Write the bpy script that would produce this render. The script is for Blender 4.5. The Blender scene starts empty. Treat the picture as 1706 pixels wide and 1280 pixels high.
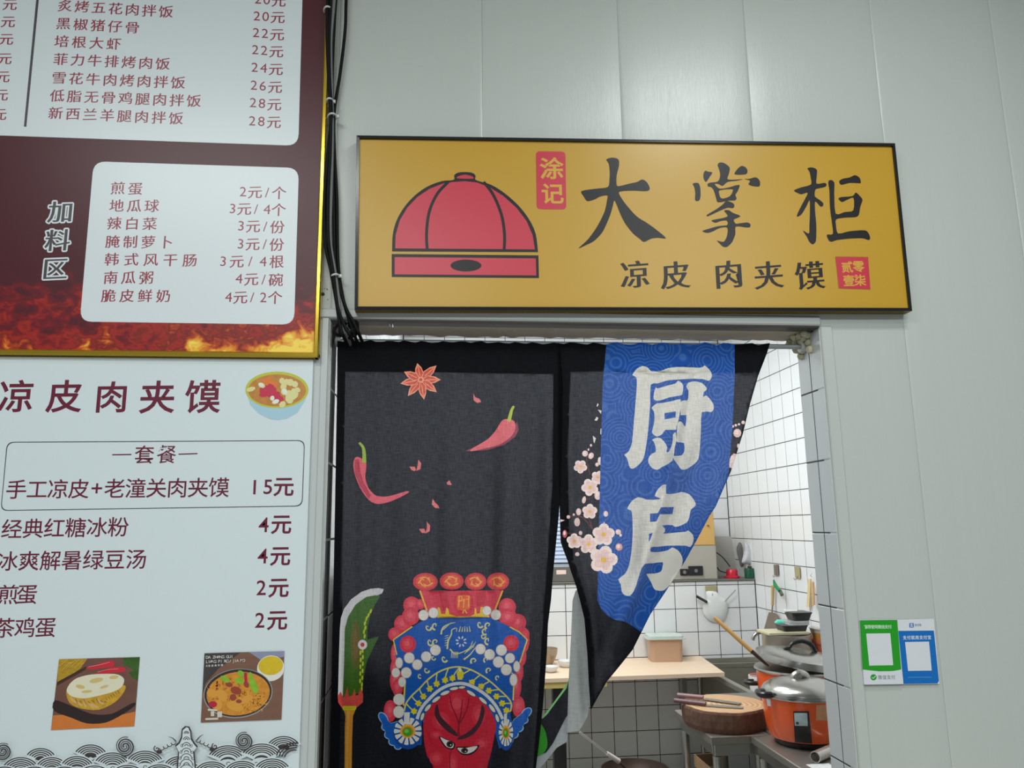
import bpy, math, random
import numpy as np
from mathutils import Vector, Matrix
from mathutils.geometry import tessellate_polygon, delaunay_2d_cdt
random.seed(7)
sc = bpy.context.scene
COL = sc.collection
# ------------------------------------------------------------------ camera
F = 1281.0
PI_, YA, RO = 0.18303166, 0.10534156, -0.012567
cp, sp, cy_, sy_, cr, sr = math.cos(PI_), math.sin(PI_), math.cos(YA), math.sin(YA), math.cos(RO), math.sin(RO)
FW = Vector((sy_*cp, cy_*cp, sp)); R0 = Vector((cy_, -sy_, 0)); U0 = R0.cross(FW)
RT = R0*cr + U0*sr; UP = -R0*sr + U0*cr
CAM = Vector((0, -1.62, 1.60))
cd = bpy.data.cameras.new('camera'); cam = bpy.data.objects.new('camera', cd); COL.objects.link(cam)
cd.sensor_width = 36; cd.lens = F/1706*36; cd.clip_start = 0.05
M3 = Matrix((RT, UP, -FW)).transposed()
cam.matrix_world = Matrix.Translation(CAM) @ M3.to_4x4()
sc.camera = cam
# ------------------------------------------------------------------ light, world, exposure
sc.view_settings.view_transform = 'Standard'; sc.view_settings.look = 'None'
sc.view_settings.gamma = 1; sc.view_settings.use_curve_mapping = False
sc.view_settings.exposure = -0.07
W = bpy.data.worlds.new('world'); sc.world = W; W.use_nodes = True
W.node_tree.nodes['Background'].inputs[0].default_value = (0.80, 0.93, 1.0, 1)
W.node_tree.nodes['Background'].inputs[1].default_value = 0.24

def area_light(name, loc, sx, sy, power, col=(1, 1, 1), rot=(0, 0, 0)):
    l = bpy.data.lights.new(name, 'AREA'); l.shape = 'RECTANGLE'; l.size = sx; l.size_y = sy
    l.energy = power; l.color = col
    o = bpy.data.objects.new(name, l); o.location = loc; o.rotation_euler = rot; COL.objects.link(o); return o
FRONT_LAMPS = [(0.95, -1.08, 0.34, 0.24, 14), (-1.0, -1.8, 1.1, 0.12, 29), (1.6, -2.9, 1.1, 0.12, 51), (-0.2, -3.2, 1.1, 0.12, 54)]
KITCHEN_LAMPS = [(0.5, 1.6, 1.2, 0.6, 44), (0.6, 2.9, 1.2, 0.6, 32)]
ZC = 3.25     # ceiling of the shop
ZK = 3.12     # ceiling of the kitchen
for i, (x, y, a, b, p_) in enumerate(FRONT_LAMPS):
    area_light('shop_light', (x, y, ZC-0.035), a, b, p_, (0.945, 1.0, 0.975))
for i, (x, y, a, b, p_) in enumerate(KITCHEN_LAMPS):
    area_light('kitchen_light', (x, y, ZK-0.035), a, b, p_, (0.96, 0.98, 1.0))

# ------------------------------------------------------------------ helpers
def ray(px, py): return FW + RT*((px-853)/F) + UP*((640-py)/F)
def at(px, py, y=0.0):
    d = ray(px, py); return CAM + d*((y-CAM.y)/d.y)
def atx(px, py, x):
    d = ray(px, py); return CAM + d*((x-CAM.x)/d.x)
def atz(px, py, z):
    d = ray(px, py); return CAM + d*((z-CAM.z)/d.z)
def proj(p):
    v = Vector(p)-CAM; w = v.dot(FW); return (853+F*v.dot(RT)/w, 640-F*v.dot(UP)/w)
def lin(c):
    return tuple(((v/255)/12.92 if v/255 <= .04045 else ((v/255+.055)/1.055)**2.4) for v in c[:3])

MATS = {}
def mat(name, rgb, rough=.5, metal=0., var=0., vscale=8., bump=0., bscale=60., aniso=None, trans=0., alpha=1., emit=None, coat=0., spec=.5):
    if name in MATS: return MATS[name]
    m = bpy.data.materials.new(name); m.use_nodes = True; nt = m.node_tree
    b = nt.nodes['Principled BSDF']; c = lin(rgb)
    b.inputs['Base Color'].default_value = (*c, 1); b.inputs['Roughness'].default_value = rough
    b.inputs['Metallic'].default_value = metal; b.inputs['Coat Weight'].default_value = coat
    b.inputs['Specular IOR Level'].default_value = spec
    if trans: b.inputs['Transmission Weight'].default_value = trans
    if alpha < 1: b.inputs['Alpha'].default_value = alpha
    if emit:
        b.inputs['Emission Color'].default_value = (*lin(emit[0]), 1); b.inputs['Emission Strength'].default_value = emit[1]
    if var or bump:
        tc = nt.nodes.new('ShaderNodeTexCoord'); mp = nt.nodes.new('ShaderNodeMapping')
        nt.links.new(tc.outputs['Object'], mp.inputs[0])
        if aniso: mp.inputs['Scale'].default_value = aniso
    if var:
        n = nt.nodes.new('ShaderNodeTexNoise'); n.inputs['Scale'].default_value = vscale; n.inputs['Detail'].default_value = 5
        nt.links.new(mp.outputs[0], n.inputs['Vector'])
        mx = nt.nodes.new('ShaderNodeMix'); mx.data_type = 'RGBA'
        mx.inputs[6].default_value = (*[v*(1-var) for v in c], 1); mx.inputs[7].default_value = (*[min(1, v*(1+var)) for v in c], 1)
        nt.links.new(n.outputs[0], mx.inputs[0]); nt.links.new(mx.outputs[2], b.inputs['Base Color'])
    if bump:
        n2 = nt.nodes.new('ShaderNodeTexNoise'); n2.inputs['Scale'].default_value = bscale; n2.inputs['Detail'].default_value = 3
        nt.links.new(mp.outputs[0], n2.inputs['Vector'])
        bp = nt.nodes.new('ShaderNodeBump'); bp.inputs['Strength'].default_value = bump; bp.inputs['Distance'].default_value = .003
        nt.links.new(n2.outputs[0], bp.inputs['Height']); nt.links.new(bp.outputs[0], b.inputs['Normal'])
    MATS[name] = m; return m

class B:
    "collects shapes in world coordinates; build() links them as one mesh object"
    def __init__(s): s.v = []; s.f = []
    def add(s, vs, fs):
        o = len(s.v); s.v += [tuple(v) for v in vs]; s.f += [tuple(i+o for i in f) for f in fs]; return s
    def box(s, x0, x1, y0, y1, z0, z1, rot=0, piv=None, c=0.0):
        if c:   # chamfered box
            vs = []
            X = (x0, x1); Y = (y0, y1); Z = (z0, z1)
            idx = {}
            for i in (0, 1):
                for j in (0, 1):
                    for k in (0, 1):
                        sx = c if i == 0 else -c; sy = c if j == 0 else -c; sz = c if k == 0 else -c
                        idx[i, j, k] = len(vs)
                        vs += [(X[i], Y[j]+sy, Z[k]+sz), (X[i]+sx, Y[j], Z[k]+sz), (X[i]+sx, Y[j]+sy, Z[k])]
            fs = []
            for a in range(3):
                for e in (0, 1):
                    o = [b for b in range(3) if b != a]
                    q = []
                    for (u, w) in ((0, 0), (1, 0), (1, 1), (0, 1)):
                        t = [0, 0, 0]; t[a] = e; t[o[0]] = u; t[o[1]] = w; q.append(idx[tuple(t)]+a)
                    fs.append(q)
            for a in range(3):
                o = [b for b in range(3) if b != a]
                for u in (0, 1):
                    for w in (0, 1):
                        t0 = [0, 0, 0]; t0[o[0]] = u; t0[o[1]] = w; t1 = list(t0); t1[a] = 1
                        i0 = idx[tuple(t0)]; i1 = idx[tuple(t1)]
                        fs.append((i0+o[0], i0+o[1], i1+o[1], i1+o[0]))
            for t in idx.values(): fs.append((t, t+1, t+2))
        else:
            vs = [(x, y, z) for x in (x0, x1) for y in (y0, y1) for z in (z0, z1)]
            fs = [(0, 1, 3, 2), (4, 6, 7, 5), (0, 4, 5, 1), (2, 3, 7, 6), (0, 2, 6, 4), (1, 5, 7, 3)]
        if rot:
            p = Vector(piv or ((x0+x1)/2, (y0+y1)/2, 0)); Rm = Matrix.Rotation(rot, 3, 'Z')
            vs = [tuple(Rm @ (Vector(v)-p) + p) for v in vs]
        return s.add(vs, fs)
    def hull8(s, bot, top):
        vs = list(bot)+list(top); n = len(bot)
        fs = [tuple(range(n))[::-1], tuple(range(n, 2*n))]+[(i, (i+1) % n, n+(i+1) % n, n+i) for i in range(n)]
        return s.add(vs, fs)
    def lathe(s, c, prof, n=40, tilt=None, close=True):
        vs = []; fs = []; T = tilt or Matrix.Identity(3); c = Vector(c)
        for r, z in prof:
            for i in range(n):
                a = 2*math.pi*i/n; vs.append(c + T @ Vector((r*math.cos(a), r*math.sin(a), z)))
        for k in range(len(prof)-1):
            for i in range(n):
                j = (i+1) % n; fs.append((k*n+i, k*n+j, (k+1)*n+j, (k+1)*n+i))
        if close:
            if prof[0][0] > 1e-6: fs.append(tuple(range(n))[::-1])
            if prof[-1][0] > 1e-6: fs.append(tuple(range((len(prof)-1)*n, len(prof)*n)))
        return s.add(vs, fs)
    def tube(s, pts, r, n=10, rs=None, flat=1.0):
        pts = [Vector(p) for p in pts]; vs = []; fs = []; L = len(pts)
        up = None
        for k, p in enumerate(pts):
            t = (pts[min(k+1, L-1)]-pts[max(k-1, 0)]).normalized()
            if up is None: up = t.orthogonal().normalized()
            up = (up - t*up.dot(t)).normalized(); w = t.cross(up)
            rr = rs[k] if rs else r
            for i in range(n):
                a = 2*math.pi*i/n; vs.append(p+up*rr*math.cos(a)+w*rr*flat*math.sin(a))
        for k in range(L-1):
            for i in range(n):
                j = (i+1) % n; fs.append((k*n+i, k*n+j, (k+1)*n+j, (k+1)*n+i))
        fs.append(tuple(range(n))[::-1]); fs.append(tuple(range((L-1)*n, L*n)))
        return s.add(vs, fs)
    def slab(s, loop, nrm, t):
        "polygon (3D points) given thickness t along nrm"
        loop = [Vector(p) for p in loop]; nrm = Vector(nrm)*t; n = len(loop)
        tri = tessellate_polygon([loop])
        vs = loop+[p+nrm for p in loop]
        fs = [tuple(a) for a in tri]+[tuple(i+n for i in a[::-1]) for a in tri]+[(i, (i+1) % n, n+(i+1) % n, n+i) for i in range(n)]
        return s.add(vs, fs)
    def build(s, name, m, parent=None, smooth=False, label=None, kind=None):
        me = bpy.data.meshes.new(name); o = bpy.data.objects.new(name, me); COL.objects.link(o)
        off = Vector(parent.get('_w', (0, 0, 0))) if parent else Vector((0, 0, 0))
        if parent is None:
            xs = np.array(s.v); off = Vector(((xs[:, 0].min()+xs[:, 0].max())/2, (xs[:, 1].min()+xs[:, 1].max())/2, xs[:, 2].min())); o.location = off
        me.from_pydata([tuple(Vector(v)-off) for v in s.v], [], s.f); me.validate(); me.update()
        import bmesh
        bm = bmesh.new(); bm.from_mesh(me); bmesh.ops.recalc_face_normals(bm, faces=bm.faces); bm.to_mesh(me); bm.free()
        if smooth:
            me.polygons.foreach_set('use_smooth', [True]*len(me.polygons))
            try: me.set_sharp_from_angle(angle=math.radians(40))
            except Exception: pass
        me.materials.append(m)
        o['_w'] = tuple(off)
        if parent: o.parent = parent
        if label: o['label'] = label
        if kind and kind != 'part': o['kind'] = kind
        return o
def tag(o, label, cat, group=None, kind=None):
    o['label'] = label; o['category'] = cat
    if group: o['group'] = group
    if kind: o['kind'] = kind
    return o
def thing(name, loc, label, cat, group=None):
    o = bpy.data.objects.new(name, None); COL.objects.link(o); o.location = loc; o.empty_display_size = .05
    o['_w'] = tuple(loc); return tag(o, label, cat, group)
def struct(o): o['kind'] = 'structure'; return o
def vadd(a, b): return tuple(a[i]+b[i] for i in range(3))

# ------------------------------------------------------------------ 2-D artwork helpers (all in photo pixels, mapped on to the plane of the thing)
def Z(ox, oy, s, pts): return [(ox+a/s, oy+b/s) for a, b in pts]
def smooth(pts, n=3):
    out = []; L = len(pts)
    for i in range(L):
        p0, p1, p2, p3 = pts[i-1], pts[i], pts[(i+1) % L], pts[(i+2) % L]
        for k in range(n):
            t = k/n
            out.append(tuple(((2*t**3-3*t**2+1)*p1[j]+(t**3-2*t**2+t)*(p2[j]-p0[j])*.42+(-2*t**3+3*t**2)*p2[j]+(t**3-t**2)*(p3[j]-p1[j])*.42) for j in (0, 1)))
    return out
def opensm(pts, n=6):
    pts = [tuple(p) for p in pts]; out = []; L = len(pts)
    for i in range(L-1):
        p0, p1, p2, p3 = pts[max(i-1, 0)], pts[i], pts[i+1], pts[min(i+2, L-1)]
        for k in range(n):
            t = k/n
            out.append(tuple(((2*t**3-3*t**2+1)*p1[j]+(t**3-2*t**2+t)*(p2[j]-p0[j])*.5+(-2*t**3+3*t**2)*p2[j]+(t**3-t**2)*(p3[j]-p1[j])*.5) for j in range(len(p1))))
    out.append(pts[-1]); return out
def stroke(pts, w, sm=5, w1=None):
    if sm > 1 and len(pts) > 2: pts = opensm(pts, sm)
    Lp = []; Rp = []; n = len(pts)
    for i, p in enumerate(pts):
        a = pts[max(i-1, 0)]; b = pts[min(i+1, n-1)]; dx, dy = b[0]-a[0], b[1]-a[1]; l = math.hypot(dx, dy) or 1
        ww = (w+((w1 if w1 is not None else w)-w)*i/max(1, n-1))/2
        Lp.append((p[0]-dy/l*ww, p[1]+dx/l*ww)); Rp.append((p[0]+dy/l*ww, p[1]-dx/l*ww))
    return Lp+Rp[::-1]
def ell(cx, cy, rx, ry=None, n=18, a=0):
    ry = ry or rx; ca, sa = math.cos(a), math.sin(a)
    return [(cx+rx*math.cos(t)*ca-ry*math.sin(t)*sa, cy+rx*math.cos(t)*sa+ry*math.sin(t)*ca) for t in [2*math.pi*i/n for i in range(n)]]
def rrect(q, r, n=5):
    "rounded quad, corners in order, r in px"
    out = []
    for i in range(4):
        p = Vector(q[i]); a = (Vector(q[i-1])-p).normalized(); b = (Vector(q[(i+1) % 4])-p).normalized()
        A = p+a*r; Bp = p+b*r
        for k in range(n+1):
            t = k/n; out.append(tuple(A*(1-t)**2+p*2*t*(1-t)+Bp*t*t))
    return out
# glyph outlines come from Blender's own built-in CJK typeface
GL = {}
EMW = 1.0
def load_glyphs(chars):
    obs = []
    for c in chars:
        cu = bpy.data.curves.new('g', 'FONT'); cu.body = c; cu.resolution_u = 3; cu.dimensions = '2D'; cu.fill_mode = 'NONE'
        o = bpy.data.objects.new('g', cu); COL.objects.link(o); obs.append((c, o, cu))
    bpy.context.view_layer.update()
    dg = bpy.context.evaluated_depsgraph_get()
    for c, o, cu in obs:
        e = o.evaluated_get(dg); me = e.to_mesh()
        adj = {}
        for ed in me.edges:
            a, b = ed.vertices; adj.setdefault(a, []).append(b); adj.setdefault(b, []).append(a)
        seen = set(); loops = []
        co = [(v.co.x, v.co.y) for v in me.vertices]
        for st in range(len(co)):
            if st in seen or st not in adj: continue
            lp = [st]; seen.add(st); cur = st; nx = max(adj[st]) if st+1 not in adj[st] else st+1
            while nx not in seen:
                lp.append(nx); seen.add(nx); cand = [k for k in adj[nx] if k not in seen]
                if not cand: break
                nx = cand[0]
            L = []
            for i in lp:
                if not L or math.hypot(co[i][0]-L[-1][0], co[i][1]-L[-1][1]) > 1e-4: L.append(co[i])
            if len(L) > 1 and math.hypot(L[0][0]-L[-1][0], L[0][1]-L[-1][1]) < 1e-4: L.pop()
            if len(L) > 2: loops.append(L)
        e.to_mesh_clear(); GL[c] = loops
        bpy.data.objects.remove(o); bpy.data.curves.remove(cu)
def inside(pt, poly):
    x, y = pt; r = False
    for i in range(len(poly)):
        x1, y1 = poly[i-1]; x2, y2 = poly[i]
        if (y1 > y) != (y2 > y) and x < (x2-x1)*(y-y1)/(y2-y1)+x1: r = not r
    return r
GS = {}
def glyph(c, bx=0., by=0., shear=0., slant=0.):
    "returns outer+hole groups centred on the em box, unit size"
    key = (c, bx, by, shear, slant)
    if key in GS: return GS[key]
    loops = GL[c]; out = []
    if not loops: GS[key] = []; return []
    xs = [p[0] for l in loops for p in l]
    cx = (min(xs)+max(xs))/2 if ord(c) < 256 else .5*EMW
    cyy = .38 if ord(c) >= 256 else .345
    dep = [sum(inside(l[0], m) for m in loops if m is not l) for l in loops]
    new = []
    for l, d in zip(loops, dep):
        ar = sum(l[i-1][0]*l[i][1]-l[i][0]*l[i-1][1] for i in range(len(l)))
        sgn = (1 if ar > 0 else -1)*(1 if d % 2 == 0 else -1)
        nl = []
        for i, p in enumerate(l):
            a = l[i-1]; b = l[(i+1) % len(l)]
            e1 = Vector((p[0]-a[0], p[1]-a[1])).normalized(); e2 = Vector((b[0]-p[0], b[1]-p[1])).normalized()
            nn = Vector((e1.y+e2.y, -(e1.x+e2.x)))
            nn = nn.normalized()/max(.5, math.sqrt(max(0, (1+e1.dot(e2))/2))) if nn.length > 1e-3 else Vector((e1.y, -e1.x))
            x = p[0]+nn.x*bx*sgn-cx; y = p[1]+nn.y*by*sgn-cyy
            nl.append((x+slant*y, y+shear*x))
        new.append(nl)
    groups = []
    for i, l in enumerate(new):
        if dep[i] % 2 == 0:
            groups.append([l]+[new[j] for j in range(len(new)) if dep[j] == dep[i]+1 and inside(loops[j][0], loops[i])])
    GS[key] = groups; return groups
STY = dict(kai=dict(bx=.014, by=.001, shear=.07), sans=dict(bx=.006, by=.006), bold=dict(bx=.022, by=.020), thin=dict(), hand=dict(bx=.017, by=.015, shear=.02),
           fat=dict(bx=.05, by=.045, shear=.07))
def text(s, x0, y0, x1, y1, size, sty='kai', dw=1.0):
    "px centres of first and last character -> list of loop groups in px"
    w = [dw if ord(c) < 256 else 1. for c in s]; pos = [0.]
    for i in range(1, len(s)): pos.append(pos[-1]+(w[i-1]+w[i])/2)
    tot = pos[-1] or 1; res = []
    for c, p in zip(s, pos):
        if c == ' ': continue
        t = p/tot; X = x0+(x1-x0)*t; Y = y0+(y1-y0)*t
        res.append((c, X, Y, size, sty))
    return res
class Art:
    "flat print lying on the plane y=const of a board; every layer is a little proud of the one before"
    def __init__(s, y, parent, sgn=-1): s.y = y; s.p = parent; s.k = 1
    def m(s, p):
        q = at(p[0], p[1], s.y); return (q.x, q.z)
    def put(s, name, shapes, m, each=None, label=None, kind=None):
        "shapes: list of loops, or of lists of loops (outer+holes)"
        b = B()
        for sh in shapes:
            if not sh: continue
            grp = sh if isinstance(sh[0][0], (tuple, list, Vector)) else [sh]
            loops = [[Vector((*s.m(p), 0)) for p in l] for l in grp]
            s.fill(b, loops)
            if each or (each is None and 1 < len(shapes) < 16): s.k += .25
        s.k += 1
        if b.f: return b.build(name, m, s.p, label=label, kind=kind or ('stuff' if len(shapes) > 1 else None))
    def fill(s, b, loops):
        yy = s.y-.0001-s.k*.00004
        flat = [v for l in loops for v in l]
        tri = tessellate_polygon(loops)
        b.add([(v.x, yy, v.y) for v in flat], [tuple(t) for t in tri])
    def write(s, name, items, m, label=None, over=None, creep=0):
        b = B()
        for c, X, Y, size, sty in items:
            a = s.m((X, Y)); l = s.m((X-size/2, Y)); r = s.m((X+size/2, Y)); sz = math.hypot(r[0]-l[0], r[1]-l[1])
            st = dict(STY[sty])
            if over: st.update(over)
            if c == '无': st = dict(bx=.006, by=.0, shear=.07)
            if ord(c) < 256: st = dict(bx=0., by=0.) if sty == 'kai' else dict(bx=.008, by=.008)
            for grp in glyph(c, **st):
                s.fill(b, [[Vector((a[0]+x*sz/EMW, a[1]+y*sz/EMW, 0)) for x, y in l] for l in grp])
            s.k += creep
        s.k += 1
        return b.build(name, m, s.p, label=label, kind='stuff' if len(items) > 1 else None)
CH = sorted(set('炙烤五花肉拌饭黑椒猪仔骨培根大虾菲力牛排烤雪低脂无鸡腿新西兰羊元0123456789/个份碗加料区煎蛋地瓜球辣白菜腌制萝卜韩式风干肠南粥脆皮鲜奶凉夹馍一套餐手工+老潼关经典红糖冰粉爽解暑绿豆汤茶涂记零贰柒壹推荐使用微信支付就宝DAZHNGULIPROJMa四川'))
load_glyphs(CH)

# ================================================================== the setting
WX0, WX1 = -0.217, 0.878          # door opening
LZ = 2.041                        # underside of the lintel
WT = 0.113                        # wall thickness
RX = 2.21                         # right kitchen wall
LX = -0.2195
BY = 3.6; BY2 = 4.0; LEDGE = 1.228
m_panel = mat('panel_steel', (186, 190, 186), rough=.30, var=.02, vscale=3, bump=.12, bscale=26, aniso=(42, 1, .5), spec=.5)
m_core = mat('wall_core', (120, 122, 120), rough=.8)
m_chan = mat('channel_steel', (188, 192, 192), rough=.35)
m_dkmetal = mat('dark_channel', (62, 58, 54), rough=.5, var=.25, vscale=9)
m_plaster = mat('plaster', (170, 160, 146), rough=.9, var=.12, vscale=20, bump=.6, bscale=60)
m_grout = mat('grout', (62, 62, 62), rough=.95)
m_tile = mat('wall_tile', (232, 235, 235), rough=.16, var=.012, vscale=5, bump=.05, bscale=7, spec=.5)
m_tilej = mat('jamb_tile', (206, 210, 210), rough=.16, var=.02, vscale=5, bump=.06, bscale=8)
m_white = mat('ceiling_white', (225, 228, 228), rough=.8)

seams = [-1.851, -1.524, -1.197, -.870, -.543, -.216, .111, .438, .755, 1.085, 1.41, 1.737, 2.064, 2.391]
core = B()
core.box(seams[0], WX0-.001, .03, WT, 0, ZC); core.box(WX1+.001, seams[-1], .03, WT, 0, ZC); core.box(WX0-.001, WX1+.001, .03, WT, LZ+.004, ZC)
wf = struct(core.build('wall_front', m_core))
for i in range(len(seams)-1):
    a, b = seams[i]+.0002, seams[i+1]-.0002
    if b <= WX0+.01: L = [(a, 0), (b, 0), (b, ZC), (a, ZC)]
    elif a >= WX1: L = [(a, 0), (b, 0), (b, ZC), (a, ZC)]
    elif b <= WX1: L = [(a, LZ+.004), (b, LZ+.004), (b, ZC), (a, ZC)]
    else: L = [(a, LZ+.004), (WX1, LZ+.004), (WX1, 0), (b, 0), (b, ZC), (a, ZC)]
    p = B(); n = len(L)
    # face with pressed-in edges: slightly dished sheet (the joints sink back 1.5 mm)
    cx = (a+b)/2
    xs = [a, a+.002, a+.006]+[a+(b-a)*t for t in (.15, .3, .5, .7, .85)]+[b-.006, b-.002, b]
    def ydep(x):
        e = min(x-a, b-x); d = .0011 if e < .0005 else (.0005 if e < .003 else 0)
        return d + (-.0012)*math.sin(math.pi*(x-a)/(b-a))*(1 if i % 2 else -.6) + .0012
    def zlo(x):
        if b <= WX0+.01 or a >= WX1: return 0
        if x <= WX1: return LZ+.004
        return 0
    if a < WX1 < b and b > WX1 and a > WX0: xs = sorted(xs+[WX1, WX1+.0001])
    vs = []; fs = []
    for x in xs:
        vs += [(x, ydep(x), zlo(x)), (x, ydep(x), ZC), (x, .0295, zlo(x)), (x, .0295, ZC)]
    for k in range(len(xs)-1):
        o = 4*k; fs += [(o, o+4, o+5, o+1), (o+2, o+3, o+7, o+6), (o+1, o+5, o+7, o+3), (o, o+2, o+6, o+4)]
    fs += [(0, 1, 3, 2), (4*len(xs)-4, 4*len(xs)-2, 4*len(xs)-1, 4*len(xs)-3)]
    p.add(vs, fs); p.build('panel', m_panel, wf, smooth=True)
# steel channels round the opening
t1 = B(); t1.box(WX0-.034, WX1+.004, -.004, .028, LZ+.0005, LZ+.022, c=.003); struct(t1.build('trim_1', m_chan))
t2 = B(); t2.box(WX0-.034, WX0-.002, -.004, .028, 0, LZ, c=.004); t2.box(WX0-.016, WX0-.002, -.0065, -.0035, 0, LZ, c=.001); struct(t2.build('trim_2', m_chan))
t3 = B(); t3.box(WX1+.002, WX1+.03, -.0025, .02, 0, LZ, c=.0024); struct(t3.build('trim_3', m_panel))
# underside of the lintel: dark steel channel, then rough plaster
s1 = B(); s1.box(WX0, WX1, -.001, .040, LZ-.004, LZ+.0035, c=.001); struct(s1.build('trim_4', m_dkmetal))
s2 = B(); n = 60
vs = []; fs = []
for k in range(n+1):
    x = WX0+(WX1-WX0)*k/n; dz = .003+.004*random.random()
    vs += [(x, .041, LZ+.003), (x, .041, LZ-.001), (x, WT+.003, LZ-dz-.002), (x, WT+.003, LZ+.003)]
for k in range(n):
    for q in range(4): fs.append((4*k+q, 4*k+(q+1) % 4, 4*k+4+(q+1) % 4, 4*k+4+q))
fs += [(0, 1, 2, 3), (4*n+3, 4*n+2, 4*n+1, 4*n)]
s2.add(vs, fs); struct(s2.build('trim_5', m_plaster))
# yellowed mounting foam in the top right corner of the opening
fm = B(); rnd = random.Random(3)
for k in range(26):
    f = rnd.random(); fm_r = .006+.005*rnd.random()
    fm.lathe((WX1-.003-.03*f*rnd.random(), .035+.075*rnd.random(), LZ-.008-.05*rnd.random()*(1-f)), [(0, -fm_r), (fm_r*.7, -fm_r*.7), (fm_r, 0), (fm_r*.7, fm_r*.7), (0, fm_r)], n=8, close=False)
tag(fm.build('mounting_foam', mat('foam', (186, 182, 156), rough=.9, var=.15, vscale=40, bump=.5), smooth=True), 'yellowed mounting foam squeezed into the top right corner of the doorway', 'foam')

# ---- tiles
TM = {}
def tile_mesh(w, h, t, axis, m):
    key = (round(w, 4), round(h, 4), axis, m.name)
    if key in TM: return TM[key]
    b = B()
    if axis == 'y': b.box(-w/2, w/2, -t, 0, -h/2, h/2, c=.0007)
    else: b.box(min(-t, 0), max(-t, 0), -w/2, w/2, -h/2, h/2, c=.0007)
    me = bpy.data.meshes.new('tile'); me.from_pydata(b.v, [], b.f); me.update()
    import bmesh
    bm = bmesh.new(); bm.from_mesh(me); bmesh.ops.recalc_face_normals(bm, faces=bm.faces); bm.to_mesh(me); bm.free()
    me.materials.append(m); TM[key] = me; return me
def seen(p):
    x, y = proj(p)
    if not (540 < y < 1300): return False
    right = np.interp(y, [560, 573, 627, 723, 785, 860, 939, 1024, 1083, 1136, 1182, 1290], [1150, 1150, 1255, 1230, 1210, 1175, 1130, 1075, 1045, 1000, 930, 900])
    jam = np.interp(y, [580, 858, 1278], [1334, 1355, 1394])
    if right-5 < x < jam+8: return True
    if 534 < x < 572 and p[1] < .5 and p[0] < 0: return True
    return 905 < x < 975 and y > 850
def tiles(parent, axis, const, u0, u1, z0, z1, pu, pz, m=m_tile, gap=.0046, t=.0022, uo=0., zo=0., sgn=1, force=False, dirx=None):
    pw = Vector(parent['_w']); rest = B()
    def lines(a, b, o, p):
        k = math.floor((a-o)/p); out = []
        while o+k*p < b-1e-4:
            lo = max(a, o+k*p); hi = min(b, o+(k+1)*p)
            if hi-lo > .012: out.append((lo+gap/2, hi-gap/2))
            k += 1
        return out
    for (a, b) in lines(u0, u1, uo, pu):
        for (c, d) in lines(z0, z1, zo, pz):
            ctr = Vector(((a+b)/2, const, (c+d)/2)) if axis == 'y' else Vector((const, (a+b)/2, (c+d)/2))
            if force or seen(ctr):
                me = tile_mesh(b-a, d-c, t*sgn, axis, m)
                o = bpy.data.objects.new('tile', me); COL.objects.link(o); o.parent = parent; o.location = ctr-pw
            else:
                if axis == 'y': rest.box(a, b, const-t*sgn, const, c, d)
                else: rest.box(const-t*sgn, const, a, b, c, d)
    if rest.f: rest.build('tile_field', m, parent, kind='stuff')
# jambs: tiled reveals
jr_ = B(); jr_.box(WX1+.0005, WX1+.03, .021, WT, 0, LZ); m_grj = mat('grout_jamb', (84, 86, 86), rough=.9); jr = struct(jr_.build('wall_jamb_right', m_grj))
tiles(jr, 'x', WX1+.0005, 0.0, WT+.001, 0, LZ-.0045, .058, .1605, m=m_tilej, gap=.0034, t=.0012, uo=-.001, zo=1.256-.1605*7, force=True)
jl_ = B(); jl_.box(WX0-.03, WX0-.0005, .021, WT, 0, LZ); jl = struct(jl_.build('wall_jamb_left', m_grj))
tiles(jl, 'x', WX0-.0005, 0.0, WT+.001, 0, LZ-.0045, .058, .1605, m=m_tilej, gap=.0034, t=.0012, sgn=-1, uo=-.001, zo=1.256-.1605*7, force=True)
# kitchen walls
zr = atx(1294, 940, RX).z                         # a joint line on the right wall
wr_ = B(); wr_.box(RX, RX+.1, WT, BY2+.1, 0, ZK); wr = struct(wr_.build('wall_right', m_grout))
zl = at(1230, 1012.5, BY).z                        # joint line on the back wall
P = .1515
tiles(wr, 'x', RX, WT, BY2, 0, ZK, P, P, uo=BY, zo=zl-P*8)
wb_ = B(); wb_.box(LX, RX, BY, BY2+.1, 0, LEDGE-.012); wb = struct(wb_.build('wall_back_lower', m_grout))
xb = at(1163, 1050, BY).x
tiles(wb, 'y', BY, LX, RX-.006, 0, LEDGE-.012, P*.985, P, uo=xb-P*.985*30, zo=zl-P*8)
wu_ = B(); wu_.box(LX, RX, BY2, BY2+.1, LEDGE, ZK); wu = struct(wu_.build('wall_back_upper', m_grout))
tiles(wu, 'y', BY2, LX, RX-.006, LEDGE, ZK, P, P, uo=RX-.15-P*30, zo=at(1205, 864.5, BY2).z-P*4)
led = B(); led.box(LX, RX-.006, BY-.012, BY2, LEDGE-.012, LEDGE, c=.002); struct(led.build('trim_6', mat('ledge_steel', (128, 126, 120), rough=.35, metal=.6)))
b = B(); b.box(LX-.1, LX, WT, BY2+.1, 0, ZK); wl = struct(b.build('wall_left', m_grout))
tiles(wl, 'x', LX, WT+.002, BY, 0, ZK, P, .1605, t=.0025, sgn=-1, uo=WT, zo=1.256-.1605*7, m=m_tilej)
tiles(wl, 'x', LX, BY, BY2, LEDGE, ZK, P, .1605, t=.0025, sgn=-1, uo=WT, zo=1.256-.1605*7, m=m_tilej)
b = B(); b.box(LX-.1, RX+.1, WT, BY2+.1, ZK, ZK+.08); struct(b.build('ceiling', m_white))
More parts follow.
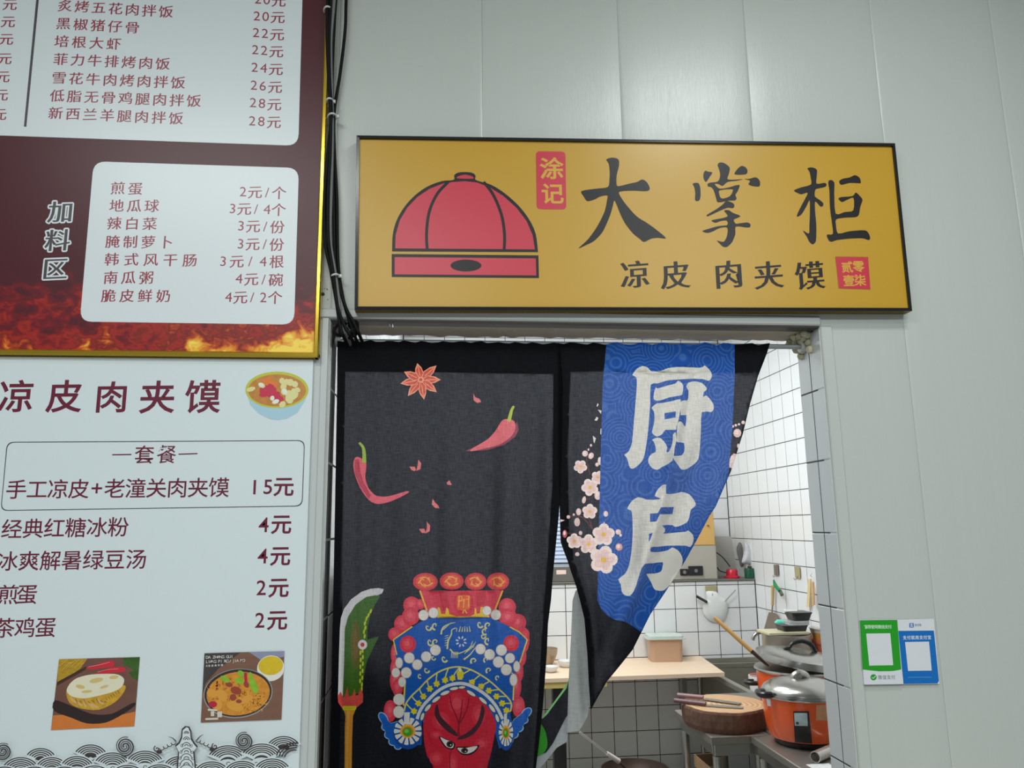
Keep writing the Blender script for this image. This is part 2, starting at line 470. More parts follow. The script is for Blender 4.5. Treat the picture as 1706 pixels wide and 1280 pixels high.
b = B(); b.box(-3.5, 3.5, -5.0, BY2+.1, -.06, 0); struct(b.build('floor', mat('floor_tile', (186, 182, 174), rough=.3, var=.1, vscale=4)))
b = B(); b.box(-3.5, 3.5, -5.0, .03, ZC, ZC+.06); struct(b.build('ceiling_shop', m_white))
for (x, y, a, c, p_) in FRONT_LAMPS+KITCHEN_LAMPS:
    zc = ZC if y < 0 else ZK
    t = thing('ceiling_lamp', (x, y, zc-.03), ('square' if a == c else 'long')+' white lamp on the '+('kitchen' if y > 0 else 'shop')+' ceiling '+('near the doorway' if abs(y) < 2.1 else 'far from the doorway')+(' on the right' if x > .7 else ''), 'lamp')
    b = B(); b.box(x-a/2-.02, x+a/2+.02, y-c/2-.02, y+c/2+.02, zc-.03, zc-.001, c=.003); b.build('housing', m_white, t)

# ================================================================== print inks
def ink(name, rgb, rough=.35, **k): return mat('print_'+name, rgb, rough=rough, **k)
i_maroon = ink('maroon', (104, 26, 50)); i_rose = ink('rose', (146, 40, 62)); i_white = ink('white', (216, 223, 227), rough=.32)
i_dark = ink('dark', (44, 40, 46)); i_grey = ink('grey', (70, 62, 66)); i_black = ink('black', (30, 30, 33))
i_bg2 = mat('board_white', (212, 222, 226), rough=.35, var=.015, vscale=2)

# ---- upper menu board (maroon, flames along its foot, gold frame)
def flame_mat():
    m = bpy.data.materials.new('print_flames'); m.use_nodes = True; nt = m.node_tree; N = nt.nodes; Lk = nt.links
    b = N['Principled BSDF']; b.inputs['Roughness'].default_value = .36; b.inputs['Specular IOR Level'].default_value = .35
    g = N.new('ShaderNodeNewGeometry'); sx = N.new('ShaderNodeSeparateXYZ'); Lk.new(g.outputs['Position'], sx.inputs[0])
    def math_(op, a, b_=None, c=None):
        n = N.new('ShaderNodeMath'); n.operation = op
        for i, v in enumerate((a, b_, c)):
            if v is None: continue
            if isinstance(v, (int, float)): n.inputs[i].default_value = v
            else: Lk.new(v, n.inputs[i])
        return n.outputs[0]
    def noise(scale, det, sc3, dist=0.):
        mp = N.new('ShaderNodeMapping'); mp.inputs['Scale'].default_value = sc3; Lk.new(g.outputs['Position'], mp.inputs[0])
        n = N.new('ShaderNodeTexNoise'); n.inputs['Scale'].default_value = scale; n.inputs['Detail'].default_value = det; n.inputs['Distortion'].default_value = dist
        Lk.new(mp.outputs[0], n.inputs['Vector']); return n.outputs[0]
    z0 = at(200, 585).z; z1 = at(200, 440).z
    hgt = math_('DIVIDE', math_('SUBTRACT', sx.outputs[2], z0), z1-z0)          # 0 at the foot, 1 at the top of the fire
    n1 = noise(7, 8, (1, 1, 1.2), .9); n2 = noise(34, 9, (1, 1, 1.5), .6)
    v = math_('SUBTRACT', math_('ADD', math_('MULTIPLY', n1, 1.25), math_('MULTIPLY', n2, .9)), math_('MULTIPLY', hgt, .62))
    xr = math_('MULTIPLY_ADD', sx.outputs[0], 1.6, .93)                        # hotter towards the right end
    xr = math_('MAXIMUM', math_('MINIMUM', xr, .45), -.05)
    low = math_('MAXIMUM', math_('SUBTRACT', 1.0, math_('MULTIPLY', hgt, 1.6)), 0)
    v = math_('ADD', v, math_('MULTIPLY', xr, low))
    r = N.new('ShaderNodeValToRGB'); Lk.new(math_('SUBTRACT', v, .33), r.inputs[0])
    e = r.color_ramp.elements; e[0].position = .0; e[0].color = (*lin((76, 26, 36)), 1); e[1].position = 1; e[1].color = (*lin((250, 215, 90)), 1)
    for p_, c in ((.28, (80, 28, 36)), (.44, (118, 26, 34)), (.56, (165, 40, 30)), (.66, (120, 34, 28)), (.76, (190, 70, 28)), (.86, (228, 150, 40))):
        q = e.new(p_); q.color = (*lin(c), 1)
    Lk.new(r.outputs[0], b.inputs['Base Color']); return m
YB = -.020
gx = at(528, 500, YB).x; zb = at(300, 588, YB).z
mb = thing('menu_board', (-.75, YB, zb), 'large maroon menu board with gold frame and flames, hung above the white menu', 'menu board')
BX0 = -1.42; BZ1 = 3.12
b = B(); b.box(BX0, gx-.002, YB, -.001, zb+.002, BZ1, c=.001); b.build('panel', flame_mat(), mb)
m_gold = mat('gold_rail', (205, 172, 60), rough=.18, metal=.85)
for nm, a in (('r', (gx-.003, gx+.008, YB-.006, -.0005, zb-.008, BZ1)), ('b', (BX0, gx+.008, YB-.0061, -.0004, zb-.008, zb+.003)), ('t', (BX0, gx+.008, YB-.006, -.0005, BZ1-.003, BZ1+.008)), ('l', (BX0-.008, BX0+.003, YB-.0062, -.0003, zb-.008, BZ1))):
    b = B(); b.box(*a, c=.0025); b.build('frame_rail', m_gold, mb, smooth=False)
A = Art(YB, mb)
A.put('white_card', [rrect([(-340, -400), (515, -400), (497, 243), (-340, 214)], 20)], i_white)
A.put('white_card', [rrect([(156, 269), (498, 280), (490, 541), (133, 536)], 20)], i_white)
A.put('divider_line', [[(60.6, -3), (65, -3), (44, 211.5), (39.8, 211)]], i_grey)
z1 = lambda x, y: (x/2.993, y/2.993)
T = []
def row(s, a, b_, size, sty='kai', oy=0, dw=1.):
    global T; T += text(s, a[0]/2.993, a[1]/2.993+oy, b_[0]/2.993, b_[1]/2.993+oy, size, sty, dw)
for s, a, b_ in (('炙烤五花肉拌饭', (325, 28), (828, 58)), ('黑椒猪仔骨', (317, 117), (660, 137)), ('培根大虾', (308, 206), (568, 219)), ('菲力牛排烤肉饭', (303, 295), (812, 318)),
               ('雪花牛肉烤肉拌饭', (295, 388), (888, 412)), ('低脂无骨鸡腿肉拌饭', (286, 477), (967, 503)), ('新西兰羊腿肉拌饭', (278, 564), (878, 590)),
               ('20元', (1287, -4), (1390, 4)), ('20元', (1281, 80), (1385, 86)), ('22元', (1277, 163), (1382, 172)), ('22元', (1273, 248), (1378, 257)), ('24元', (1270, 336), (1376, 345)),
               ('26元', (1266, 425), (1372, 434)), ('28元', (1262, 512), (1368, 521)), ('28元', (1258, 603), (1366, 609)),
               ('元', (50, 22), (50, 22)), ('元', (41, 108), (41, 108)), ('元', (32, 195), (32, 195)), ('元', (24, 292), (24, 292)), ('元', (14, 382), (14, 382)), ('元', (6, 473), (6, 473)), ('元', (-2, 570), (-2, 570))):
    row(s, a, b_, 25, dw=.57 if '元' in s else 1)
for s, a, b_ in (('煎蛋', (588, 160), (675, 163)), ('地瓜球', (582, 248), (757, 249)), ('辣白菜', (570, 336), (747, 338)), ('腌制萝卜', (562, 427), (828, 430)), ('韩式风干肠', (558, 515), (947, 520)),
               ('南瓜粥', (552, 606), (730, 607)), ('脆皮鲜奶', (542, 697), (815, 698)), ('2元/个', (1212, 178), (1392, 184)), ('3元/4个', (1160, 262), (1390, 268)), ('3元/份', (1202, 348), (1383, 354)),
               ('3元/份', (1200, 438), (1380, 442)), ('3元/4根', (1113, 525), (1380, 527)), ('4元/碗', (1192, 612), (1376, 618)), ('4元/2个', (1140, 704), (1372, 706))):
    row(s, a, b_, 25, oy=260, dw=.9)
A.write('lettering', T, i_rose)
T = []
for c, x, y in (('加', 303, 278), ('料', 288, 420), ('区', 275, 562)): T += text(c, x/2.993, 260+y/2.993, x/2.993, 260+y/2.993, 43, 'bold')
T0 = T; TT = []
for k in range(14):
    TT += [(c, X+2.6*math.cos(k*math.pi/7), Y+2.6*math.sin(k*math.pi/7), sz, st) for c, X, Y, sz, st in T0]
A.write('lettering_outline', TT, i_white, over=dict(bx=.022, by=.0, shear=.07), creep=.02); A.write('lettering', T, i_grey, label='dark brush lettering with white outline', over=dict(bx=.022, by=.0, shear=.07))

# ---- lower white menu board
YW = -.012
wx = at(510, 940, YW).x; wz1 = zb-.009
mw = thing('menu_board', (-.75, YW, .6), 'white menu board with dark red lettering, food photos and wave border, below the maroon board', 'menu board')
b = B(); b.box(BX0, wx, YW, -.001, .62, wz1, c=.001); b.build('panel', i_bg2, mw)
A = Art(YW, mw)
T = []
def row3(s, a, b_, size, sty, oy, dw=1.):
    global T; T += text(s, a[0]/2.993, a[1]/2.993+oy, b_[0]/2.993, b_[1]/2.993+oy, size, sty, dw)
for c, x, y in (('凉', 82, 180), ('皮', 322, 180), ('肉', 557, 184), ('夹', 785, 184), ('馍', 1012, 182)): T += text(c, x/2.993, 600+y/2.993, x/2.993, 600+y/2.993, 61 if c != '肉' else 58, 'hand')
A.write('title_lettering', T, i_maroon)
T = []
row3('套餐', (720, 472), (830, 470), 34, 'sans', 600)
row3('手工凉皮+老潼关肉夹馍', (82, 645), (1092, 635), 36, 'sans', 600, .72); row3('15元', (1270, 634), (1415, 630), 35, 'bold', 600, .72)
row3('经典红糖冰粉', (60, 842), (590, 832), 36, 'sans', 600); row3('4元', (1315, 822), (1403, 818), 35, 'bold', 600)
row3('冰爽解暑绿豆汤', (38, 105), (680, 95), 36, 'sans', 900); row3('4元', (1310, 80), (1398, 78), 35, 'bold', 900)
row3('煎蛋', (42, 272), (135, 270), 36, 'sans', 900); row3('2元', (1303, 238), (1390, 236), 35, 'bold', 900)
row3('茶鸡蛋', (22, 438), (228, 435), 36, 'sans', 900); row3('2元', (1296, 400), (1383, 398), 35, 'bold', 900)
A.write('lettering', T, i_maroon)
A.put('rule', [[(187, 757), (219, 756.5), (219, 758.5), (187, 759)], [(297.5, 756), (329, 755), (329, 757), (297.5, 758)]], i_maroon)
q = [(11.5, 736.5), (508, 733.5), (504, 844), (1, 851.5)]
o_ = rrect(q, 12); c0 = (256, 791)
A.put('box_outline', [[o_, [(x+(1.3 if x < c0[0] else -1.3), y+(1.3 if y < c0[1] else -1.3)) for x, y in o_]]], i_grey)
# picture of a soup bowl
zz = lambda pts: Z(390, 600, 10.66, pts)
A.put('bowl_picture', [zz([(205, 560)]+ell(760, 560, 560, 340, 30)[1:15]+[(210, 600), (290, 780), (420, 950), (620, 1045), (760, 1065), (900, 1045), (1100, 950), (1250, 740), (1320, 520)][0:0]+[]) if False else zz([(205, 540), (290, 800), (450, 960), (640, 1050), (780, 1068), (930, 1045), (1120, 940), (1260, 720), (1325, 520)])], ink('bowl_blue', (168, 202, 218)))
A.put('bowl_rim', [zz(ell(762, 530, 560, 325, 36))], ink('rim', (190, 190, 60)))
A.put('soup', [zz(ell(762, 540, 515, 285, 36))], ink('soup', (190, 128, 60), var=.3, vscale=90))
rnd = random.Random(5)
def bits(A, name, m, pts, r, k=6):
    A.put(name, [zz(ell(x, y, r*rnd.uniform(.8, 1.3), r*rnd.uniform(.6, 1.0), 7, rnd.random()*3)) for x, y in pts], m)
bits(A, 'garnish', ink('orange', (222, 120, 50)), [(600, 360), (640, 410), (730, 430), (560, 380)], 60)
bits(A, 'garnish', ink('red_fruit', (196, 46, 76)), [(500, 540), (580, 500), (640, 560), (700, 540), (520, 620), (600, 600), (660, 500), (760, 640), (820, 700), (680, 620)], 70)
bits(A, 'garnish', ink('cream', (220, 212, 150)), [(490, 450), (850, 370), (930, 390), (1000, 400), (880, 470), (890, 560), (980, 600), (1050, 580), (1130, 530), (1080, 640), (980, 700), (860, 790), (1080, 430), (300, 520)], 70)
bits(A, 'garnish', ink('pale', (226, 230, 214)), [(680, 680), (740, 740), (900, 560), (480, 440)], 55)
# photo print: flat bread with filling
z4 = lambda pts: Z(60, 1070, 7.53, pts)
frame = z4([(292, 215), (1305, 187), (1235, 1055), (190, 1103)])
A.put('food_photo', [frame], ink('brown', (112, 76, 66), var=.25, vscale=30), label='photo print of a stuffed flat bread on a dark board')
A.put('photo_detail', [z4([(292, 215), (650, 205), (560, 330), (262, 545)])], ink('noodle', (176, 138, 40), var=.5, vscale=70, aniso=(1, 1, 3)))
A.put('photo_detail', [z4([(262, 550), (620, 350), (640, 300), (270, 500)])], ink('shade_brown', (66, 44, 36)))
A.put('photo_detail', [z4([(1110, 195), (1303, 188), (1280, 490), (1200, 440), (1170, 380), (1230, 350), (1090, 270)])], ink('leaf', (58, 92, 38), var=.6, vscale=80))
A.put('photo_detail', [z4(smooth([(635, 320), (760, 280), (940, 230), (985, 265), (960, 310), (760, 335), (680, 345)])), z4(smooth([(740, 390), (880, 345), (980, 312), (1110, 320), (1110, 370), (980, 385), (860, 395)]))], ink('chilli', (200, 44, 58)))
A.put('photo_detail', [z4([(217, 918), (400, 910), (900, 960), (1000, 930), (1248, 870), (1235, 1055), (190, 1103)])], ink('orange_wood', (206, 118, 52), var=.2, vscale=30))
A.put('photo_detail', [z4(smooth([(238, 730), (400, 780), (700, 900), (950, 900), (1180, 780), (1250, 760), (1240, 800), (1100, 900), (880, 1010), (640, 1020), (450, 950), (225, 860)]))], ink('board_dark', (46, 32, 32)))
A.put('photo_detail', [z4(smooth([(390, 600), (420, 760), (560, 830), (790, 850), (1000, 750), (1110, 620), (1115, 540), (900, 560), (600, 600)]))], ink('filling', (196, 152, 48), var=.45, vscale=120))
A.put('photo_detail', [z4(ell(x, y, 60, 16, 8, a)) for x, y, a in ((540, 770, .6), (620, 770, 1.4), (690, 790, .9), (810, 750, .6), (740, 800, .5), (470, 730, .7))], ink('meat', (206, 168, 112)))
A.put('photo_detail', [z4(smooth([(388, 600), (430, 520), (520, 450), (700, 405), (980, 398), (1080, 430), (1110, 480), (1080, 560), (980, 620), (800, 670), (620, 705), (480, 690), (410, 650)]))], ink('bread', (222, 216, 190), var=.08, vscale=40))
rq = random.Random(21)
A.put('photo_detail', [z4(ell(x, y, rx, ry, 9, a)) for x, y, rx, ry, a in ((560, 560, 60, 26, .2), (760, 480, 90, 30, -.2), (980, 440, 60, 24, -.1), (640, 620, 70, 18, -.1), (860, 560, 60, 16, -.3))], ink('toast', (206, 182, 120)))
A.put('photo_detail', [z4(stroke([(500+k*52, 720+rq.uniform(-15, 30)), (530+k*52, 770+rq.uniform(-20, 20))], 12, 1, 6)) for k in range(8)]+[z4(stroke([(880+k*30, 700-k*18), (900+k*30, 730-k*18)], 10, 1, 5)) for k in range(6)], ink('shred_dark', (140, 96, 40)))
A.put('photo_detail', [z4(stroke([(290+k*40, 300+rq.uniform(-10, 60)-k*6), (400+k*38, 230+rq.uniform(-10, 30)-k*2)], 9, 1)) for k in range(6)], ink('yuba', (206, 168, 66)))
A.put('photo_detail', [z4(stroke([(660, 310), (800, 285), (930, 250)], 8, 3)), z4(stroke([(780, 375), (900, 345), (1040, 335)], 7, 3))], ink('chilli_light', (232, 130, 130)))
# photo print: iron pan of noodles
z5 = lambda pts: Z(310, 1070, 6.095, pts)
A.put('food_photo', [z5([(190, 113), (1000, 90), (970, 785), (152, 815)])], ink('brown2', (122, 88, 72), var=.2, vscale=30, aniso=(1, 1, 4)), label='photo print of noodles and meat in a black pan')
A.put('photo_detail', [z5([(190, 113), (560, 103), (330, 270), (200, 420), (170, 540)])], ink('slate', (68, 62, 64), var=.3, vscale=40))
A.put('photo_detail', [z5([(640, 100), (1000, 90), (998, 150), (760, 180)])], ink('lilac', (140, 142, 168)))
A.put('photo_detail', [z5(ell(862, 265, 140, 130, 24, -.3))], ink('bowlwhite', (222, 220, 212)))
A.put('photo_detail', [z5(ell(862, 238, 125, 96, 24, -.1))], ink('yolk', (212, 182, 40), var=.15, vscale=90))
A.put('photo_detail', [z5(ell(530, 520, 352, 250, 36, -.12))], ink('panrim', (150, 150, 150)))
A.put('photo_detail', [z5(ell(530, 517, 342, 241, 36, -.12))], ink('pan', (52, 44, 46)))
A.put('photo_detail', [z5(ell(532, 522, 322, 220, 36, -.12))], ink('noodles', (204, 136, 48), var=.35, vscale=160))
def squig(cx, cy, rx, ry, n, w, l):
    out = []
    for k in range(n):
        r_, a_ = math.sqrt(rq.random()), rq.uniform(0, 6.28); x, y = cx+rx*r_*math.cos(a_), cy+ry*r_*math.sin(a_); t_ = rq.uniform(0, 3.14)
        out.append(z5(stroke([(x, y), (x+l*math.cos(t_), y+l*math.sin(t_)), (x+l*1.6*math.cos(t_+.9), y+l*1.6*math.sin(t_+.9))], w, 2)))
    return out
A.put('photo_detail', squig(640, 600, 190, 110, 60, 7, 16), ink('noodle_light', (228, 164, 70))); A.put('photo_detail', squig(640, 590, 200, 120, 50, 6, 14), ink('noodle_dark', (156, 92, 30)))
A.put('photo_detail', squig(400, 480, 170, 120, 40, 10, 14), ink('noodle_red', (176, 92, 44)))
A.put('photo_detail', [z5(ell(x, y, rx, ry, 9, a)) for x, y, rx, ry, a in ((270, 520, 60, 45, .3), (370, 540, 70, 50, 1.), (500, 650, 90, 50, .3), (610, 580, 80, 35, -.5), (330, 640, 40, 60, .2))], ink('amber', (214, 152, 62)))
A.put('photo_detail', [z5(ell(x, y, rx, ry, 9, a)) for x, y, rx, ry, a in ((510, 490, 60, 40, .3), (440, 430, 40, 25, .2), (480, 560, 35, 35, 0), (615, 430, 35, 25, 1), (540, 600, 30, 20, 0))], ink('stew', (150, 66, 48)))
A.put('photo_detail', [z5(ell(x, y, rx, ry, 9, a)) for x, y, rx, ry, a in ((400, 375, 55, 30, .5), (545, 390, 50, 32, .3), (560, 320, 40, 30, .8), (690, 440, 38, 90, -.35), (660, 350, 22, 50, -.2))], ink('greens', (134, 178, 50), var=.3, vscale=120))
A.put('photo_detail', [z5([(590, 310), (620, 308), (625, 410), (600, 415)]), z5(ell(275, 630, 45, 32, 10))], ink('chilli2', (178, 36, 62)))
A.put('photo_detail', [z5([(225, 675), (320, 680), (318, 700), (225, 695)]), z5([(255, 700), (290, 700), (290, 750), (255, 750)]), z5([(320, 705), (370, 700), (368, 760), (322, 762)]), z5([(200, 770), (330, 765), (330, 785), (200, 790)])], ink('logo_pale', (206, 200, 186)))
T = []
def rowp(s, a, b_, size, dw=1.):
    global T; T += text(s, 310+a[0]/6.095, 1070+a[1]/6.095, 310+b_[0]/6.095, 1070+b_[1]/6.095, size, 'bold', dw)
rowp('DA ZHANG GUI', (218, 153), (470, 146), 6.6, 1.); rowp('LIANG PI ROU JIA MO', (216, 198), (588, 185), 6.6, 1.); rowp('大掌柜凉皮肉夹馍', (215, 240), (368, 232), 3.6) if False else None
rowp('大', (215, 240), (215, 240), 3.6); rowp('凉皮肉夹馍', (240, 239), (368, 232), 3.6)
A.write('photo_lettering', T, ink('offwhite', (222, 218, 210)))
# wave and cloud border
zw = lambda pts: Z(310, 1070, 6.095, pts)
def ring(cx, cy, r0, r1, a0, a1, sx=1., n=18):
    p = [(cx+r1*math.cos(a)*sx, cy-r1*math.sin(a)) for a in [a0+(a1-a0)*i/n for i in range(n+1)]]
    return p+[(cx+r0*math.cos(a)*sx, cy-r0*math.sin(a)) for a in [a1+(a0-a1)*i/n for i in range(n+1)]]
def spiral(cx, cy, R, turns, a0, w, n=44, hand=1):
    pts = [(cx+hand*R*(1-.86*i/n)*math.cos(a0+2*math.pi*turns*i/n), cy-R*(1-.86*i/n)*math.sin(a0+2*math.pi*turns*i/n)) for i in range(n+1)]
    return stroke(pts, w, 1)
def slope(x): return 3.0*(250-x)/250 if x < 9999 else 0        # the board runs slightly uphill to the right
rows = []
lines_, masks = [], []
def mound(cx, cy, R, w=1.75, k=5, cloud=True):
    A.put('wave_ground', [[(cx, cy+3)]+[(cx+(R+2)*1.22*math.cos(a), cy-(R+2)*math.sin(a)) for a in [.42+i*(math.pi-.84)/18 for i in range(19)]]], i_bg2)
    sh = [ring(cx, cy, R-(i*2+1.15)*w*.95, R-i*2*w*.95, .52+.03*i, math.pi-.52-.03*i, 1.22) for i in range(k)]
    sh.append(ring(cx, cy, R*.12, R*.36, .4, math.pi-.4, 1.3))
    A.put('wave_line', sh, i_wave)
    if cloud:
        c = []
        for dx, dy in ((-9, 3), (0, -1), (9, 3), (-13, 10), (-4, 9), (5, 9), (13, 10)):
            c.append(spiral(cx+dx, cy+dy+2, 5.0, 1.3, rnd.random()*6, 1.15, 16, rnd.choice((-1, 1))))
        A.put('wave_ground', [ell(cx, cy+5, 19, 12, 16)], i_bg2); A.put('cloud_curl', c, i_wave)
i_wave = ink('wave', (62, 54, 56))
tops = [(66, 1276, 0), (152, 1271, 0), (480, 1262, 0)]
for cx, cy, R in ((69, 1268, 22), (152, 1264, 24), (473, 1250, 24)): mound(cx, cy, R, cloud=False)
for cx, cy, R in ((36, 1288, 27), (88, 1284, 23), (130, 1283, 24), (189, 1280, 27), (243, 1277, 27), (381, 1271, 30), (437, 1268, 30), (492, 1264, 28), (300, 1281, 22)):
    if cx < 487: mound(cx, cy, R)
    else: A.put('wave_line', [ring(cx, cy, R-(i*2+1)*1.95, R-i*2*1.95, 1.4, math.pi-.22, 1.15) for i in range(4)], i_wave)
for cx, cy in ((10, 1302), (60, 1302), (110, 1302), (160, 1300), (215, 1299), (268, 1298), (320, 1297), (355, 1293), (405, 1292), (455, 1288)): mound(cx, cy, 26)
A.put('spiral_cloud', [spiral(9, 1250, 14, 1.9, -2.2, 2.3), spiral(9, 1250, 14, 1.9, -2.2+math.pi, 1.4)], i_wave)
A.put('spiral_cloud', [spiral(211, 1242, 16, 1.9, -1.9, 2.3), spiral(211, 1242, 16, 1.9, -1.9+math.pi, 1.4)], i_wave)
A.put('spiral_cloud', [spiral(408, 1233, 15, 1.9, -1.9, 2.3), spiral(408, 1233, 15, 1.9, -1.9+math.pi, 1.4)], i_wave)
# pagoda crest between the waves
pg = [(296, 1290), (299, 1250), (294, 1240), (300, 1235), (304, 1226), (305, 1213), (311, 1208), (318, 1209), (321, 1216), (322, 1228), (327, 1236), (332, 1242), (326, 1249), (330, 1290)]
A.put('pagoda', [pg], i_wave); A.put('pagoda_ground', [[(x+(2 if x < 313 else -2), y+2) for x, y in pg]], i_bg2)
sh = []
for k in range(7):
    y = 1216+k*10.5; w = 4+k*1.5
    sh += [ring(313, y+5, w*.85, w*.85+1.3, .1, math.pi-.1, 1), ring(313, y+5, w*.35, w*.35+1.4, .1, math.pi-.1, 1)]
    if k > 1: sh += [spiral(313-w, y+4, 3.2, 1.2, 1, .9, 12), spiral(313+w, y+4, 3.2, 1.2, 2, .9, 12, -1)]
A.put('pagoda_line', sh, i_wave)
sh = [stroke([(296, 1234), (290, 1228), (283, 1226)], 2.2, 3, .6), stroke([(330, 1232), (335, 1226), (341, 1222)], 2.2, 3, .6)]
for x0, d in ((272, -1), (352, 1)):
    for k in range(4):
        xx = x0+d*(-k*6.5); yy = 1248-k*3-(0 if d < 0 else 4)
        sh.append(ring(xx, yy-4, 3.4, 4.9, math.pi*1.05, math.pi*1.95, 1, 8))
    sh.append(spiral(x0+d*8, 1246-(0 if d < 0 else 4), 5.5, 1.2, 2, 1.8, 14)); sh.append(ell(x0+d*4, 1251-(0 if d < 0 else 4), 5, 3))
A.put('pagoda_line', sh, i_wave)

# ---- shop sign
YS = -.026
c_ = [at(*q, YS) for q in ((594, 227), (1489.5, 240), (1518, 519), (591, 517))]
zb_ = (c_[2].z+c_[3].z)/2
sg = thing('shop_sign', (.46, YS, zb_), 'wide yellow shop sign with black frame and red cap emblem above the doorway', 'sign')
b = B(); fr = [Vector((p.x, YS, p.z)) for p in c_]
b.slab([(p.x, YS, p.z) for p in fr], (0, 1, 0), .024); b.build('panel', mat('sign_yellow', (190, 146, 30), rough=.34, var=.02, vscale=2), sg)
cen = sum(fr, Vector())/4
for i in range(4):
    p, q = fr[i], fr[(i+1) % 4]
    d = (q-p).normalized(); nrm = Vector((-d.z, 0, d.x)); nrm = nrm if nrm.dot(cen-p) > 0 else -nrm
    e = .0068
    b = B(); b.hull8([p-Vector((0, .004, 0)), q-Vector((0, .004, 0)), q-d*e+nrm*e-Vector((0, .005, 0)), p+d*e+nrm*e-Vector((0, .005, 0))], [p+Vector((0, .0245, 0)), q+Vector((0, .0245, 0)), q-d*e+nrm*e+Vector((0, .0245, 0)), p+d*e+nrm*e+Vector((0, .0245, 0))])
    b.build('frame_rail', mat('black_frame', (24, 24, 26), rough=.22), sg)
A = Art(YS, sg)
i_cap = ink('cap_red', (196, 36, 62)); i_ink = ink('ink_black', (26, 22, 25), rough=.36, spec=.3)
z5 = lambda pts: Z(560, 200, 3.412, pts)
A.put('cap_outline', [z5(opensm([(318, 748), (322, 650), (345, 568), (390, 492), (450, 427), (520, 378), (600, 348), (668, 340), (671, 315), (692, 300), (733, 296), (775, 301), (793, 318), (796, 342), (880, 368), (960, 418), (1040, 490), (1100, 570), (1135, 650), (1148, 752)], 4))], i_ink)
A.put('cap_panel', [z5([(336, 730), (338, 655), (362, 570), (405, 498), (462, 438), (530, 392), (605, 362), (670, 352), (733, 348), (800, 355), (872, 382), (950, 432), (1026, 500), (1083, 576), (1117, 655), (1130, 736)])], i_cap)
A.put('cap_knob', [z5(smooth([(688, 332), (694, 320), (733, 311), (772, 320), (778, 334)]))], i_cap)
A.put('cap_seam', [z5(stroke([(640, 350), (575, 420), (530, 520), (514, 640), (518, 738)], 17)), z5(stroke([(838, 352), (893, 425), (940, 540), (957, 650), (955, 742)], 17))], i_ink)
A.put('cap_band_outline', [z5([(316, 762), (1150, 770), (1153, 899), (316, 893)])], i_ink)
A.put('cap_band', [z5([(333, 780), (1135, 787), (1137, 884), (333, 878)])], i_cap)
A.put('cap_jewel', [z5(ell(738, 828, 88, 34, 28))], i_ink)
A.put('seal', [z5(rrect([(1135, 178), (1303, 180), (1308, 509), (1140, 507)], 24))], i_cap)
z6 = lambda pts: Z(880, 200, 2.509, pts)
A.put('seal', [z6([[(1286, 574), (1418, 576), (1427, 706), (1300, 702)]][0])], i_cap)
T = text('涂', 560+1225/3.412, 200+275/3.412, 560+1225/3.412, 200+275/3.412, 40, 'fat')+text('记', 560+1230/3.412, 200+418/3.412, 560+1230/3.412, 200+418/3.412, 38, 'fat')
for c, x, y in (('零', 1380, 612), ('贰', 1333, 615), ('柒', 1387, 670), ('壹', 1340, 672)): T += text(c, 880+x/2.509, 200+y/2.509, 880+x/2.509, 200+y/2.509, 19.5, 'kai')
A.write('seal_lettering', T, ink('sign_gold', (206, 160, 50)), over=dict(bx=.024, by=.018, shear=.03))
T = []
for c, x, y in (('凉', 447, 645), ('皮', 615, 648), ('肉', 838, 645), ('夹', 1005, 648), ('馍', 1177, 650)): T += text(c, 880+x/2.509, 200+y/2.509, 880+x/2.509, 200+y/2.509, 50, 'kai')
A.write('lettering', T, i_ink, over=dict(bx=.026, by=-.004, shear=.10))
big = [[Z(950, 250, 7.111, smooth([(428, 112), (490, 92), (550, 100), (578, 130), (575, 200), (550, 300), (548, 400), (570, 430), (700, 400), (790, 380), (850, 350), (900, 375), (930, 420), (942, 465), (900, 488), (750, 482), (620, 488), (575, 510), (640, 620), (740, 740), (810, 805), (900, 860), (1000, 930), (1135, 1045), (1040, 1040), (960, 1050), (875, 1090), (820, 1050), (740, 985), (650, 870), (590, 750), (550, 650), (522, 598), (500, 680), (470, 780), (420, 900), (370, 990), (280, 1080), (180, 1130), (95, 1168), (200, 1070), (270, 980), (340, 870), (410, 720), (435, 600), (440, 540), (360, 550), (280, 590), (200, 605), (160, 550), (132, 488), (300, 460), (445, 440), (465, 350), (468, 250), (455, 160)]))]]
zc_ = lambda p: Z(1140, 260, 7.529, smooth(p))
